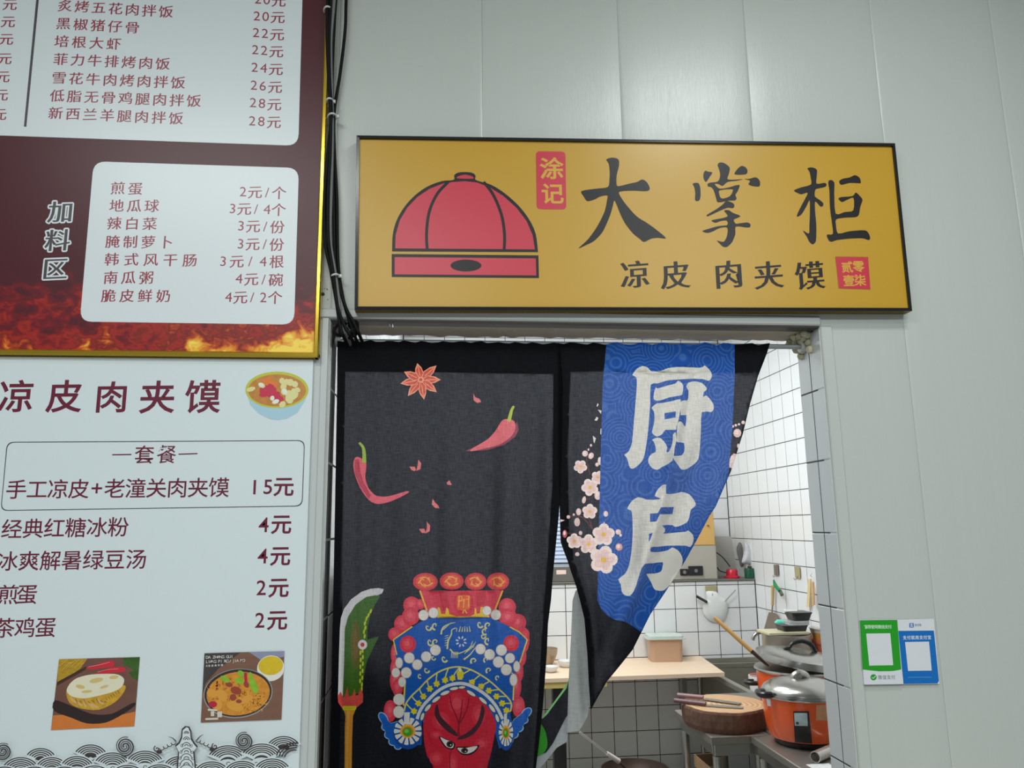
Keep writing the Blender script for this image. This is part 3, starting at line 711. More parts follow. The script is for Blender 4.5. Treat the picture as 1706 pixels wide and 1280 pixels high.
big += [[zc_([(105, 350), (140, 338), (180, 345), (200, 400), (203, 500), (190, 555), (150, 565), (135, 540), (138, 460), (125, 390)])], [zc_([(240, 230), (262, 185), (300, 198), (352, 208), (320, 260), (275, 325), (245, 290)])],
        [zc_([(418, 110), (445, 82), (500, 90), (568, 145), (560, 220), (540, 290), (620, 298), (735, 292), (650, 312), (545, 325), (480, 375), (430, 352), (380, 350), (440, 410), (560, 395), (640, 370), (695, 368), (670, 440), (640, 490), (655, 530), (635, 558), (560, 560), (425, 582), (400, 530), (370, 430), (335, 390), (300, 382), (292, 350), (330, 335), (410, 325), (440, 290), (450, 230), (435, 160)]), zc_([(445, 430), (598, 417), (605, 450), (570, 505), (500, 533), (458, 528), (438, 480)])],
        [zc_([(630, 230), (670, 160), (720, 125), (770, 145), (792, 185), (770, 230)])], [zc_([(755, 290), (810, 288), (890, 268), (930, 290), (950, 330), (940, 382), (860, 378), (805, 355), (825, 310)])],
        [zc_([(515, 572), (560, 570), (620, 600), (625, 640), (600, 655), (540, 650), (430, 695), (300, 755), (285, 738), (400, 670), (480, 610)])],
        [zc_([(500, 685), (560, 682), (610, 715), (690, 745), (695, 765), (620, 800), (645, 850), (700, 845), (790, 835), (830, 860), (820, 895), (760, 895), (645, 885), (640, 980), (600, 1080), (540, 1138), (490, 1140), (440, 1095), (410, 1062), (490, 1078), (530, 1020), (545, 940), (530, 895), (440, 905), (360, 945), (290, 965), (225, 942), (320, 910), (430, 880), (530, 870), (545, 840), (530, 810), (460, 815), (390, 838), (340, 810), (400, 795), (500, 775), (545, 750)])]]
zg = lambda p: Z(1310, 270, 8.533, smooth(p))
big += [[zg([(300, 92), (350, 78), (400, 88), (435, 120), (430, 220), (430, 310), (540, 298), (570, 320), (550, 355), (440, 380), (410, 400), (405, 490), (480, 545), (525, 590), (515, 630), (480, 630), (410, 560), (408, 700), (425, 900), (420, 1120), (375, 1170), (330, 1140), (290, 1060), (235, 975), (320, 1018), (328, 900), (335, 700), (330, 545), (280, 640), (210, 750), (150, 778), (165, 720), (230, 590), (305, 440), (215, 460), (160, 440), (108, 405), (200, 365), (350, 320), (345, 220), (330, 140)])],
        [zg([(600, 270), (640, 258), (682, 300), (680, 450), (700, 735), (830, 712), (950, 688), (955, 510), (860, 540), (790, 570), (740, 525), (780, 500), (940, 485), (985, 435), (1040, 480), (1082, 540), (1050, 640), (1030, 750), (980, 785), (850, 790), (710, 815), (705, 900), (735, 1018), (900, 985), (1115, 972), (1170, 1020), (1190, 1080), (1170, 1110), (1080, 1085), (900, 1090), (720, 1110), (640, 1135), (600, 1110), (575, 1035), (660, 1025), (650, 880), (620, 650), (612, 400), (598, 320)])],
        [zg([(750, 275), (800, 240), (900, 220), (975, 188), (1040, 225), (1058, 290), (1040, 302), (900, 298), (780, 325)])]]
for g_ in (big[:1], big[1:7], big[7:]): A.put('brush_character', g_, i_ink, each=False, kind='stuff' if len(g_) > 1 else None); A.k -= 1
A.put('seal_outline', [[z6([(1283, 571), (1420, 573), (1430, 709), (1297, 705)]), z6([(1285, 572.5), (1418.5, 574.5), (1428, 707.5), (1298.5, 703.5)])]], i_cap)

# ---- payment cards
m_card = mat('card_white', (214, 216, 222), rough=.3)
zq = lambda pts: Z(1380, 1000, 7.109, pts)
def card(name, label, y, quad, back):
    o = thing(name, tuple(at(*zq([quad[3]])[0], y)), label, 'payment sign', 'payment signs right of the doorway')
    b = B(); b.slab([at(*p, y) for p in zq(quad)], (0, 1, 0), abs(y)-.0008 if abs(y) > .002 else .0012); b.build('card', back, o); return o
gc = card('payment_sign', 'green and white payment sign on the wall right of the doorway', -.006, [(370, 240), (815, 234), (890, 996), (425, 1003)], m_card)
A = Art(-.006, gc); i_green = ink('pay_green', (32, 150, 30))
A.put('green_print', [zq([(371, 241), (815, 235), (864, 824), (760, 842), (600, 845), (405, 824)])], i_green)
A.put('white_field', [zq([(448, 398), (733, 394), (768, 772), (484, 777)])], m_card)
T = text('推荐使用微信支付', 1380+445/7.109, 1000+318/7.109, 1380+728/7.109, 1000+316/7.109, 6.2, 'bold'); A.write('lettering', T, ink('pay_pale', (190, 226, 190)))
A.put('badge', [zq(ell(535, 915, 37, 36, 20))], i_green); A.put('badge_tick', [zq(stroke([(515, 915), (530, 930), (560, 900)], 9, 1))], m_card)
T = text('微信支付', 1380+612/7.109, 1000+915/7.109, 1380+768/7.109, 1000+913/7.109, 7, 'sans'); A.write('lettering', T, ink('pay_grey', (140, 142, 146)))
bc = card('payment_sign', 'blue payment sign with white head on the wall beside the green one', -.0035, [(812, 236), (1250, 222), (1318, 992), (880, 998)], m_card)
A = Art(-.0035, bc); i_blue = ink('pay_blue', (10, 104, 184))
A.put('blue_print', [zq([(826, 366), (1250, 362), (1310, 960), (1290, 988), (884, 995)])], i_blue)
A.put('white_field', [zq([(908, 498), (1192, 493), (1224, 836), (944, 840)])], m_card)
T = text('支付就用支付宝', 1380+905/7.109, 1000+446/7.109, 1380+1195/7.109, 1000+442/7.109, 6.4, 'bold'); A.write('lettering', T, m_card)
A.put('badge', [zq(rrect([(957, 275), (1010, 273), (1013, 326), (960, 328)], 8))], i_blue)
T = text('支', 1380+985/7.109, 1000+300/7.109, 1380+985/7.109, 1000+300/7.109, 6, 'bold'); A.write('lettering', T, m_card)
T = text('支付宝', 1380+1035/7.109, 1000+296/7.109, 1380+1088/7.109, 1000+294/7.109, 4, 'sans'); A.write('lettering', T, ink('pay_bluegrey', (90, 120, 150)))
A.put('pale_rule', [zq([(945, 912), (1225, 910), (1225, 918), (945, 920)])], ink('pay_lblue', (70, 150, 215)))

# ================================================================== the printed door curtain (two cloths on one rod)
YR = .069
YC = .050
def cloth_mat(name, swirl=False):
    m = bpy.data.materials.new(name); m.use_nodes = True; nt = m.node_tree; N = nt.nodes; L = nt.links
    for n in list(N): N.remove(n)
    out = N.new('ShaderNodeOutputMaterial'); d = N.new('ShaderNodeBsdfDiffuse'); t = N.new('ShaderNodeBsdfTranslucent'); mx = N.new('ShaderNodeMixShader')
    at_ = N.new('ShaderNodeAttribute'); at_.attribute_name = 'print'; th = N.new('ShaderNodeAttribute'); th.attribute_name = 'layers'
    col = at_.outputs['Color']
    tc = N.new('ShaderNodeTexCoord'); sep = N.new('ShaderNodeSeparateXYZ'); L.new(tc.outputs['Object'], sep.inputs[0])
    def wv(axis, sc_):
        mp = N.new('ShaderNodeMapping'); L.new(tc.outputs['Object'], mp.inputs[0]); mp.inputs['Scale'].default_value = (1.0, .01, .08) if axis == 'X' else (.08, .01, 1.0)
        n = N.new('ShaderNodeTexNoise'); n.inputs['Scale'].default_value = sc_*1.5; n.inputs['Detail'].default_value = 2; L.new(mp.outputs[0], n.inputs['Vector']); return n.outputs[0]
    ad = N.new('ShaderNodeMath'); ad.operation = 'ADD'; L.new(wv('X', 420), ad.inputs[0]); L.new(wv('Z', 420), ad.inputs[1])
    mr = N.new('ShaderNodeMapRange'); mr.inputs['From Min'].default_value = .75; mr.inputs['From Max'].default_value = 1.25; mr.inputs['To Min'].default_value = .66; mr.inputs['To Max'].default_value = 1.40
    L.new(ad.outputs[0], mr.inputs['Value'])
    if swirl:
        vo = N.new('ShaderNodeTexVoronoi'); vo.inputs['Scale'].default_value = 17; mp = N.new('ShaderNodeMapping'); mp.inputs['Scale'].default_value = (1, 0, 1)
        L.new(tc.outputs['Object'], mp.inputs[0]); L.new(mp.outputs[0], vo.inputs['Vector'])
        si = N.new('ShaderNodeMath'); si.operation = 'MULTIPLY'; si.inputs[1].default_value = 52; L.new(vo.outputs['Distance'], si.inputs[0])
        s2_ = N.new('ShaderNodeMath'); s2_.operation = 'SINE'; L.new(si.outputs[0], s2_.inputs[0])
        m2 = N.new('ShaderNodeMapRange'); m2.inputs['From Min'].default_value = .1; m2.inputs['From Max'].default_value = .8; m2.inputs['To Min'].default_value = 0; m2.inputs['To Max'].default_value = .30
        L.new(s2_.outputs[0], m2.inputs['Value'])
        mc = N.new('ShaderNodeMix'); mc.data_type = 'RGBA'; L.new(m2.outputs[0], mc.inputs[0]); L.new(col, mc.inputs[6]); mc.inputs[7].default_value = (*lin((96, 134, 190)), 1); col = mc.outputs[2]
    L.new(col, d.inputs['Color'])
    # light coming through: single cloth passes some, a hem (more layers) hardly any
    tm = N.new('ShaderNodeMix'); tm.data_type = 'RGBA'; tm.blend_type = 'MIX'; tm.inputs[0].default_value = .80; tm.inputs[6].default_value = (.45, .47, .52, 1); L.new(col, tm.inputs[7])
    vm = N.new('ShaderNodeVectorMath'); vm.operation = 'SCALE'; L.new(tm.outputs[2], vm.inputs[0]); L.new(mr.outputs[0], vm.inputs['Scale'])
    L.new(vm.outputs[0], t.inputs['Color'])
    L.new(th.outputs['Fac'], mx.inputs[0]); L.new(d.outputs[0], mx.inputs[1]); L.new(t.outputs[0], mx.inputs[2]); L.new(mx.outputs[0], out.inputs[0])
    return m
m_cloth = cloth_mat('curtain_cloth'); m_swirl = cloth_mat('curtain_swirl', True)
THIN, HEM = .42, .05
def build_cloth(name, outline, layers, depth, parent, base, thin_fn, grid=.011, label=None, extra=()):
    """outline: px loop. layers: list of (px loop, colour or function(X,Z)->colour, swirl?) painted in order. depth: function(X,Z)->y"""
    V = []; Fc = []; info = []
    def addp(lp, base_y=YC):
        a = len(V)
        for p in lp:
            q = at(p[0], p[1], base_y); V.append(Vector((q.x, q.z)))
        ar = sum(V[a+i-1].x*V[a+i].y-V[a+i].x*V[a+i-1].y for i in range(1, len(lp))) + V[-1].x*V[a].y-V[a].x*V[-1].y
        Fc.append(list(range(a, a+len(lp)))[::1 if ar > 0 else -1])
    addp(outline); info.append((base, False))
    for lp, c, sw in layers: addp(lp); info.append((c, sw))
    out2 = [V[i] for i in Fc[0]]
    xs = [v.x for v in out2]; zs = [v.y for v in out2]; o2 = [(v.x, v.y) for v in out2]
    x = min(xs)
    k = 0
    while x < max(xs):
        z = min(zs)+(grid/2 if k % 2 else 0)
        while z < max(zs):
            if inside((x, z), o2): V.append(Vector((x+random.uniform(-.0004, .0004), z+random.uniform(-.0004, .0004))))
            z += grid
        x += grid*.6; k += 1
    r = delaunay_2d_cdt(V, [], Fc, 1, 1e-6, True)
    vs, faces, of = r[0], r[2], r[5]
    vv = []; ff = []; mi = []; cols = []; th = []
    keep = []
    for f, o in zip(faces, of):
        if 0 not in o: continue
        keep.append((f, max(o)))
    for v in vs:        # push each point back along the line it was measured on, so a fold keeps its outline
        y = depth(v.x, v.y); k_ = (y-CAM.y)/(YC-CAM.y); vv.append((v.x*k_, y, CAM.z+(v.y-CAM.z)*k_))
    me = bpy.data.meshes.new(name); off = Vector(parent['_w'])
    me.from_pydata([tuple(Vector(v)-off) for v in vv], [], [tuple(f) for f, _ in keep]); me.update()
    ca = me.color_attributes.new('print', 'FLOAT_COLOR', 'CORNER'); la = me.attributes.new('layers', 'FLOAT', 'POINT')
    ci = 0; data = []
    for f, top in keep:
        c, sw = info[top]
        for vi in f:
            cc = c(vs[vi].x, vs[vi].y) if callable(c) else c
            data += [*lin(cc), 1.]
    ca.data.foreach_set('color', data)
    la.data.foreach_set('value', [thin_fn(v.x, v.y) for v in vs])
    me.polygons.foreach_set('material_index', [1 if info[t][1] else 0 for _, t in keep])
    me.polygons.foreach_set('use_smooth', [True]*len(keep))
    # face the shop
    if me.polygons and sum(p.normal.y for p in me.polygons) > 0: me.flip_normals()
    me.materials.append(m_cloth); me.materials.append(m_swirl)
    o = bpy.data.objects.new(name, me); COL.objects.link(o); o.parent = parent; o['_w'] = tuple(off)
    if label: o['label'] = label
    return o
def ssub(pts, n=4):
    "straight subdivision of a loop"
    out = []
    for i in range(len(pts)):
        a, b_ = pts[i], pts[(i+1) % len(pts)]
        for k in range(n): out.append((a[0]+(b_[0]-a[0])*k/n, a[1]+(b_[1]-a[1])*k/n))
    return out
def ball(cx, cy, rx, ry, c, hi, k=1.):
    "shaded ball as it is printed: three nested discs"
    mix = lambda a, b_, t: tuple(a[i]+(b_[i]-a[i])*t for i in range(3))
    e = ((cx, cy, rx, ry, 16), (cx-rx*.05, cy-ry*.05, rx*.66, ry*.66, 12), (cx-rx*.08, cy-ry*.1, rx*.32, ry*.32, 8))
    return [(ell(a, b_, r1, r2, n), mix(c, hi, t), False) for (a, b_, r1, r2, n), t in zip(e, (0, .3, .65))]
gz = lambda px, py, y=YC: at(px, py, y)

# ---------- left cloth
cl = thing('door_curtain', tuple(gz(745, 1280, YC)), 'black door curtain printed with chillies, a blade and a red opera mask, left half', 'curtain', 'curtain halves in the doorway')
BLK = (24, 25, 30)
rnd = random.Random(11)
topL = [(562+(932-562)*i/40, 568+4*i/40+1.6*math.sin(i*1.9)+rnd.uniform(-1, 1)) for i in range(41)]
outL = topL+[(938, 640), (937, 700), (935, 800), (931, 860), (927, 900), (922, 950), (918, 1000), (913, 1040), (911, 1090), (905, 1172), (899, 1230), (893, 1280), (880, 1400), (546, 1400), (549, 1280), (552, 1180), (554, 1050), (557, 900), (559.5, 760), (561.5, 640)]
LL = []
def ly(loops, c, sw=False):
    for l in loops: LL.append((l, c, sw))
zA = lambda p: Z(520, 520, 3.368, p); zB = lambda p: Z(520, 900, 3.368, p); zK = lambda p: Z(545, 960, 4.0, p)
m1 = lambda p: Z(640, 940, 6.5615, p); m2_ = lambda p: Z(620, 1100, 6.093, p)
# star anise
for tx, ty in ((590, 287), (698, 300), (722, 380), (700, 450), (628, 492), (537, 472), (495, 402), (515, 335)):
    dx, dy = tx-610, ty-380; l = math.hypot(dx, dy); a = math.atan2(dy, dx)
    for k, c in ((1., (236, 152, 122)), (.80, (206, 86, 66))):
        w = 24*k
        P_ = [(0, 0), (.35, -1), (.7, -.75), (1, 0), (.7, .75), (.35, 1)]
        ly([zA([(610+math.cos(a)*u*l*(k if u > 0 else 0)+(.06 if k < 1 else 0)*dx-math.sin(a)*v*w, 380+math.sin(a)*u*l*k+(.06 if k < 1 else 0)*dy+math.cos(a)*v*w) for u, v in P_])], c)
    ly([zA(stroke([(610+dx*.25, 380+dy*.25), (610+dx*.8, 380+dy*.8)], 4, 1))], (240, 160, 128))
ly([zA(ell(610, 380, 18, 18, 10))], (236, 152, 122)); ly([zA(ell(610, 380, 9, 9, 8))], (190, 80, 62))
# chillies
ly([zA([(1150, 615), (1160, 660), (1140, 700), (1080, 745), (985, 775), (880, 782), (860, 780), (895, 765), (1000, 750), (1090, 700), (1135, 640)])], (140, 60, 78))
ly([zA(smooth([(1065, 610), (1100, 600), (1135, 614), (1140, 655), (1115, 700), (1050, 745), (970, 765), (892, 782), (895, 768), (940, 742), (990, 710), (1030, 665)]))], (222, 106, 112))
ly([zA(stroke([(1104, 614), (1112, 580), (1120, 550), (1132, 528)], 22, 4, 12))], (178, 190, 70))
ly([zA(smooth([(250, 812), (300, 838), (303, 880), (298, 930), (318, 990), (362, 1032), (430, 1034), (530, 1006), (538, 1016), (450, 1060), (370, 1078), (318, 1055), (268, 985), (238, 905), (232, 845)]))], (216, 92, 106))
ly([zA([(240, 830), (262, 825), (272, 900), (290, 960), (330, 1030), (318, 1050), (270, 980), (240, 905)])], (180, 56, 76))
ly([zA(stroke([(292, 846), (292, 800), (286, 760), (264, 733)], 24, 4, 12))], (150, 176, 60))
for pts in ([(905, 458), (916, 478), (940, 488), (948, 506), (925, 510), (906, 495)], [(546, 868), (575, 868), (583, 885), (575, 893), (558, 888)], [(596, 828), (612, 850), (608, 882), (584, 892), (592, 862)], [(754, 958), (770, 944), (784, 970), (760, 970)],
            [(676, 1048), (690, 1070), (708, 1086), (714, 1102), (690, 1100), (672, 1080)], [(600, 1218), (630, 1216), (636, 1240), (615, 1240)], [(643, 1176), (662, 1198), (660, 1230), (634, 1244), (644, 1215)]):
    ly([zA(pts)], (216, 112, 112))
# broad blade
ly([zK([(378, 88), (340, 80), (290, 85), (230, 105), (160, 155), (112, 220), (92, 280), (85, 350), (80, 500), (72, 805), (104, 815), (112, 600), (118, 350), (140, 270), (190, 190), (260, 140), (340, 128), (366, 115)])], (196, 194, 196))
ly([zK([(355, 132), (320, 128), (260, 140), (190, 190), (140, 270), (118, 350), (112, 600), (106, 812), (235, 775), (240, 700), (262, 578), (345, 402), (268, 424), (268, 360), (285, 270), (320, 190)])], lambda x, z: (58, 96, 26) if True else 0)
ly([zK(ell(190, 460, 36, 170, 14))], (92, 92, 34)); ly([zK(ell(190, 460, 16, 110, 10))], (116, 92, 46))
for x, y, a in [(290, 235, 1.9), (275, 262, 1.9), (262, 285, 1.8), (252, 315, 1.8), (255, 345, 1.7), (245, 372, 1.7), (250, 402, 1.7), (236, 498, 1.6), (222, 512, 1.6), (238, 540, 1.6), (224, 560, 1.6), (238, 585, 1.6), (222, 605, 1.6), (236, 632, 1.6), (221, 650, 1.6), (234, 678, 1.6), (220, 700, 1.6), (232, 725, 1.6), (230, 755, 1.6)]:
    ly([zK(ell(x, y, 17, 7, 7, a))], (178, 184, 40))
ly([zK(ell(236, 458, 31, 33, 16))], (208, 200, 204)); ly([zK(ell(236, 458, 14, 15, 10))], (186, 58, 64))
ly([zK([(70, 800), (90, 770), (108, 812), (118, 800), (135, 738), (146, 800), (168, 795), (184, 752), (192, 798), (208, 790), (224, 745), (240, 790), (238, 842), (196, 878), (100, 882), (74, 842)])], (200, 72, 66))
ly([zK(rrect([(102, 866), (196, 866), (192, 894), (104, 896)], 8, 2))], (196, 180, 40))
ly([zK([(112, 896), (188, 894), (172, 935), (166, 1100), (158, 1760), (112, 1760), (118, 1000), (122, 935)])], (192, 128, 44))
ly([zK([(130, 900), (150, 900), (148, 960), (140, 1100), (136, 1760), (124, 1760), (126, 1100), (130, 960)])], (206, 148, 62))
# opera mask
RED, HI = (206, 56, 74), (232, 116, 122)
for x, y, r in ((300, 450, 92), (395, 440, 55), (205, 655, 96), (290, 572, 96), (120, 770, 76), (1345, 472, 96), (1300, 560, 70), (1462, 640, 92), (1355, 585, 98), (1520, 770, 70)):
    LL += [(m1(l), c, s) for l, c, s in ball(x, y, r, r*1.04, RED, HI)]
for x, y, rx, ry in ((595, 690, 60, 55), (465, 640, 24, 60), (462, 720, 24, 50), (470, 790, 34, 70), (480, 830, 30, 50), (438, 960, 36, 62), (1190, 560, 30, 70), (1172, 650, 30, 60), (1158, 740, 28, 60), (1148, 820, 26, 70), (1158, 935, 36, 60)):
    LL += [(zB(l), c, s) for l, c, s in ball(x, y, rx, ry, RED, HI)]
ly([m1([(380, 292), (1305, 290), (1200, 575), (470, 575)])], (206, 62, 80))
ly([m1([(600, 300), (690, 300), (720, 480), (640, 520)]), m1([(1000, 310), (1110, 290), (1100, 440), (1010, 470)])], (190, 48, 62))
ly([m1(stroke([(392, 290), (468, 510)], 16, 1)), m1(stroke([(1295, 290), (1205, 515)], 16, 1))], (226, 180, 60))
ly([m1([(580, 592), (585, 470), (608, 480), (625, 545), (668, 548), (680, 475), (700, 490), (712, 548), (790, 572), (940, 572), (985, 550), (992, 478), (1006, 490), (1010, 545), (1045, 540), (1055, 470), (1085, 470), (1160, 592)])], (222, 186, 40))
for x, y, rx, ry in ((450, 195, 136, 98), (738, 188, 132, 96), (1000, 192, 118, 96), (1245, 192, 122, 98)):
    LL += [(m1(ell(x, y, rx, ry, 22)), (200, 54, 66), False), (m1(ell(x, y, rx*.78, ry*.76, 16)), (214, 84, 62), False)]
    for k in range(5):
        a = k*1.3+x; LL.append((m1(stroke([(x+rx*.6*math.cos(a), y+ry*.55*math.sin(a)), (x+rx*.35*math.cos(a+.9), y+ry*.5*math.sin(a+.9)), (x+rx*.45*math.cos(a+1.7), y+ry*.2*math.sin(a+1.7))], 17, 3, 9)), (232, 160, 78), False))
LL += [(m1(ell(868, 430, 112, 142, 24)), (196, 48, 62), False), (m1(rrect([(792, 340), (945, 338), (940, 500), (796, 505)], 30, 3)), (222, 96, 58), False)]
for p_ in ([(820, 350), (815, 470)], [(820, 355), (850, 352), (850, 400), (822, 402)], [(872, 380), (868, 480)], [(900, 352), (925, 352), (922, 470)], [(900, 385), (924, 385)], [(872, 500), (860, 540)], [(880, 500), (905, 540)]): LL.append((m1(stroke(p_, 13, 1)), (236, 160, 78), False))
BLU = (22, 84, 168)
ly([zB([(690, 437), (1010, 434), (1060, 462), (1112, 488), (1162, 516), (1208, 560), (1190, 620), (1165, 700), (1137, 760), (1137, 880), (1112, 980), (1130, 1060), (1100, 1150), (1050, 1170), (600, 1150), (520, 1168), (470, 1100), (500, 1000), (512, 940), (522, 800), (490, 705), (468, 650), (455, 560), (560, 490), (640, 440)])], BLU)
ly([zB(stroke([(475, 645), (456, 560), (510, 522), (562, 486)], 7, 1)), zB(stroke([(1110, 488), (1162, 516), (1207, 560), (1165, 690)], 7, 1)), zB(stroke([(521, 800), (513, 930)], 9, 1)), zB(stroke([(1120, 745), (1134, 760), (1128, 900)], 8, 1))], (222, 190, 50))
LL += [(zB(l), c, s) for x, y, r in ((537, 585, 46), (1117, 580, 44)) for l, c, s in ball(x, y, r, r*1.05, (204, 44, 62), HI)]
CRM = (206, 202, 130)
for x, y, a, sc_ in ((655, 490, 0, 1), (690, 487, 1.5, 1), (945, 475, .5, 1), (985, 483, 2., 1), (970, 515, 1., 1), (962, 540, 0, .8), (665, 575, .6, 1), (690, 575, 2.2, .9), (985, 570, 1.4, 1), (745, 668, .4, 1), (905, 682, 2.4, 1), (645, 730, .2, .9), (990, 735, 2.2, .9), (606, 765, 1., .7), (1040, 775, 1.8, .7), (975, 675, 2., .8), (683, 662, .2, .7)):
    ly([zB(stroke([(x+15*sc_*math.cos(a+t), y+17*sc_*math.sin(a+t)) for t in (0, .9, 1.8, 2.7, 3.6)]+[(x+4*math.cos(a+4.4), y+4*math.sin(a+4.4))], 11*sc_, 2, 5))], CRM)
for p_, w in (([(622, 770), (640, 700), (700, 660), (780, 637)], 20), ([(640, 720), (735, 640)], 12), ([(690, 930), (700, 840), (735, 770), (740, 720), (790, 700), (790, 740)], 18), ([(720, 930), (770, 980), (840, 970), (930, 920), (970, 840)], 16), ([(870, 1045), (940, 990), (1000, 910)], 18)): ly([m1(stroke(p_, w, 3, 6))], CRM)
for k in range(5): ly([m1(stroke([(700, 780+k*24), (662, 790+k*26)], 9, 1, 4)), m1(stroke([(740+k*16, 960), (732+k*17, 1030)], 9, 1, 5)), m1(stroke([(880+k*22, 980-k*16), (920+k*20, 930-k*20)], 9, 1, 4)), m1(stroke([(820+k*30, 740), (835+k*24, 680+8*(k % 2))], 14, 1, 5))], CRM)
for k in range(8):
    a = k*math.pi/4+.3; ly([m1(ell(842+46*math.cos(a), 848+46*math.sin(a), 18, 9, 8, a))], (196, 206, 214))
# crown arch: lattice, paws, white band, beads
arc = [(325, 520), (345, 440), (400, 365), (480, 290), (560, 205), (660, 130), (775, 82), (890, 70), (1000, 98), (1100, 150), (1195, 215), (1290, 300), (1365, 370), (1412, 440), (1405, 520)]
ly([m2_(stroke(arc, 16, 3))], (206, 196, 110))
paws = [(425, 520), (470, 440), (520, 370), (585, 292), (655, 242), (740, 205), (815, 185), (900, 158), (1012, 228), (1105, 270), (1185, 312), (1262, 370), (1320, 440), (1362, 512)]
for k, (x, y) in enumerate(paws):
    q_ = arc[min(k+1, len(arc)-1)] if k < 7 else arc[k+1 if k+1 < len(arc) else -1]
    ly([m2_(stroke([q_, ((q_[0]+x)/2-6, (q_[1]+y)/2), (x, y)], 12, 2))], (214, 204, 90))
    a = math.atan2(y-900, x-870)
    ly([m2_([(x+34*math.cos(a+b_)*(.75 if j % 2 else 1.1), y+34*math.sin(a+b_)*(.75 if j % 2 else 1.1)) for j, b_ in enumerate([i*math.pi/6 for i in range(12)])])], (214, 196, 40))
ly([m2_([(893, 72), (930, 130), (915, 200), (870, 200), (858, 135)])], (216, 200, 50))
ly([m2_([(890, 78), (908, 105), (893, 120), (876, 105)])], (222, 222, 210))
ly([m2_(stroke([(455, 600), (500, 490), (590, 385), (690, 300), (800, 250), (930, 240), (1060, 290), (1180, 378), (1265, 480), (1325, 600)], 40, 4))], (52, 60, 92))
ly([m2_(stroke([(455, 600), (500, 490), (590, 385), (690, 300), (800, 250), (930, 240), (1060, 290), (1180, 378), (1265, 480), (1325, 600)], 32, 4))], (204, 206, 214))
FACE = smooth([(520, 660), (540, 550), (620, 430), (740, 340), (830, 305), (930, 292), (1020, 335), (1125, 425), (1205, 520), (1258, 650), (1240, 780), (1205, 950), (1160, 1120), (1120, 1400), (1000, 1620), (850, 1700), (700, 1620), (620, 1400), (620, 1080), (560, 980), (528, 830)], 2)
ly([m2_([(505, 600), (620, 900), (620, 1090), (560, 1080), (500, 900)]), m2_([(1245, 720), (1290, 900), (1200, 1100), (1180, 1080)])], (26, 28, 40))
def facecol(x, z):
    return (192, 36, 54)
ly([m2_(FACE)], facecol)
for x, y, rx, ry in ((860, 440, 90, 110), (700, 620, 90, 90), (1080, 560, 70, 110), (1110, 850, 70, 60), (650, 1000, 70, 70), (820, 1060, 50, 110), (650, 760, 60, 40)):
    ly([m2_(ell(x, y, rx, ry, 14))], (202, 50, 66)); ly([m2_(ell(x, y, rx*.55, ry*.55, 10))], (212, 70, 80))
for x, y, rx, ry, a in ((510, 575, 16, 42, .3), (565, 485, 18, 46, .7), (650, 400, 18, 50, .95), (740, 335, 18, 50, 1.2), (832, 290, 15, 45, 1.4), (912, 278, 13, 34, 1.5), (1005, 338, 17, 52, 2.15), (1125, 412, 17, 52, 2.3), (1217, 490, 18, 50, 2.5), (1270, 590, 16, 42, 2.85)):
    ly([m2_(ell(x, y, rx+5, ry+5, 12, a))], (40, 44, 60)); ly([m2_(ell(x, y, rx, ry, 12, a))], (208, 210, 194))
ly([m2_(smooth([(640, 480), (665, 450), (690, 560), (760, 640), (840, 720), (880, 768), (845, 772), (760, 722), (680, 642), (636, 560)])), m2_(smooth([(1112, 455), (1138, 490), (1136, 570), (1100, 660), (1030, 752), (940, 798), (862, 808), (885, 780), (960, 740), (1045, 665), (1088, 580)]))], (66, 40, 48))
for p_ in ([(790, 370), (808, 470), (850, 560), (882, 650)], [(985, 370), (968, 480), (925, 580), (882, 650)], [(915, 400), (905, 520), (884, 640)]): ly([m2_(stroke(p_, 9, 3, 15))], (128, 26, 42))
ly([m2_(stroke([(882, 640), (876, 700), (880, 780)], 14, 2, 26)), m2_(stroke([(800, 920), (785, 1010), (790, 1100)], 10, 2))], (140, 26, 40))
ly([m2_(smooth([(674, 778), (740, 798), (800, 820), (842, 850), (830, 902), (790, 908), (735, 880)])), m2_(smooth([(852, 885), (940, 880), (1020, 880), (1092, 862), (1050, 930), (985, 965), (905, 958)]))], (36, 24, 30))
ly([m2_(smooth([(690, 785), (750, 810), (800, 826), (828, 855), (818, 892), (785, 893), (745, 872)])), m2_(smooth([(864, 893), (950, 893), (1068, 874), (1035, 922), (975, 950), (910, 944)]))], (214, 210, 206))
ly([m2_(ell(788, 855, 34, 33, 14)), m2_(ell(938, 920, 36, 28, 14))], (70, 52, 54)); ly([m2_(ell(790, 852, 20, 20, 10)), m2_(ell(940, 918, 21, 18, 10))], (28, 22, 26)); ly([m2_(ell(798, 862, 7, 7, 7)), m2_(ell(948, 928, 7, 6, 7))], (214, 210, 206))
for x, y, r in ((625, 422, 28), (681, 409, 28), (980, 397, 25), (1031, 420, 28), (692, 618, 29), (640, 655, 28), (590, 700, 28), (545, 662, 29), (528, 745, 29), (945, 612, 28), (996, 643, 29), (1062, 618, 30), (1045, 685, 30), (1110, 663, 27), (1090, 728, 30)):
    ly([zB(ell(x, y, r+2, r+3, 16))], (180, 150, 150)); ly([zB(ell(x, y, r-1, r, 16))], (216, 212, 204))
for x, y, rx, ry in ((488, 690, 20, 30), (470, 745, 23, 27), (505, 797, 21, 28), (488, 895, 32, 32), (486, 965, 30, 34), (1148, 710, 18, 30), (1130, 785, 21, 34)):
    ly([zB(ell(x, y, rx+2, ry+2, 14))], (180, 150, 150)); ly([zB(ell(x, y, rx-1, ry-1, 14))], (212, 208, 200))
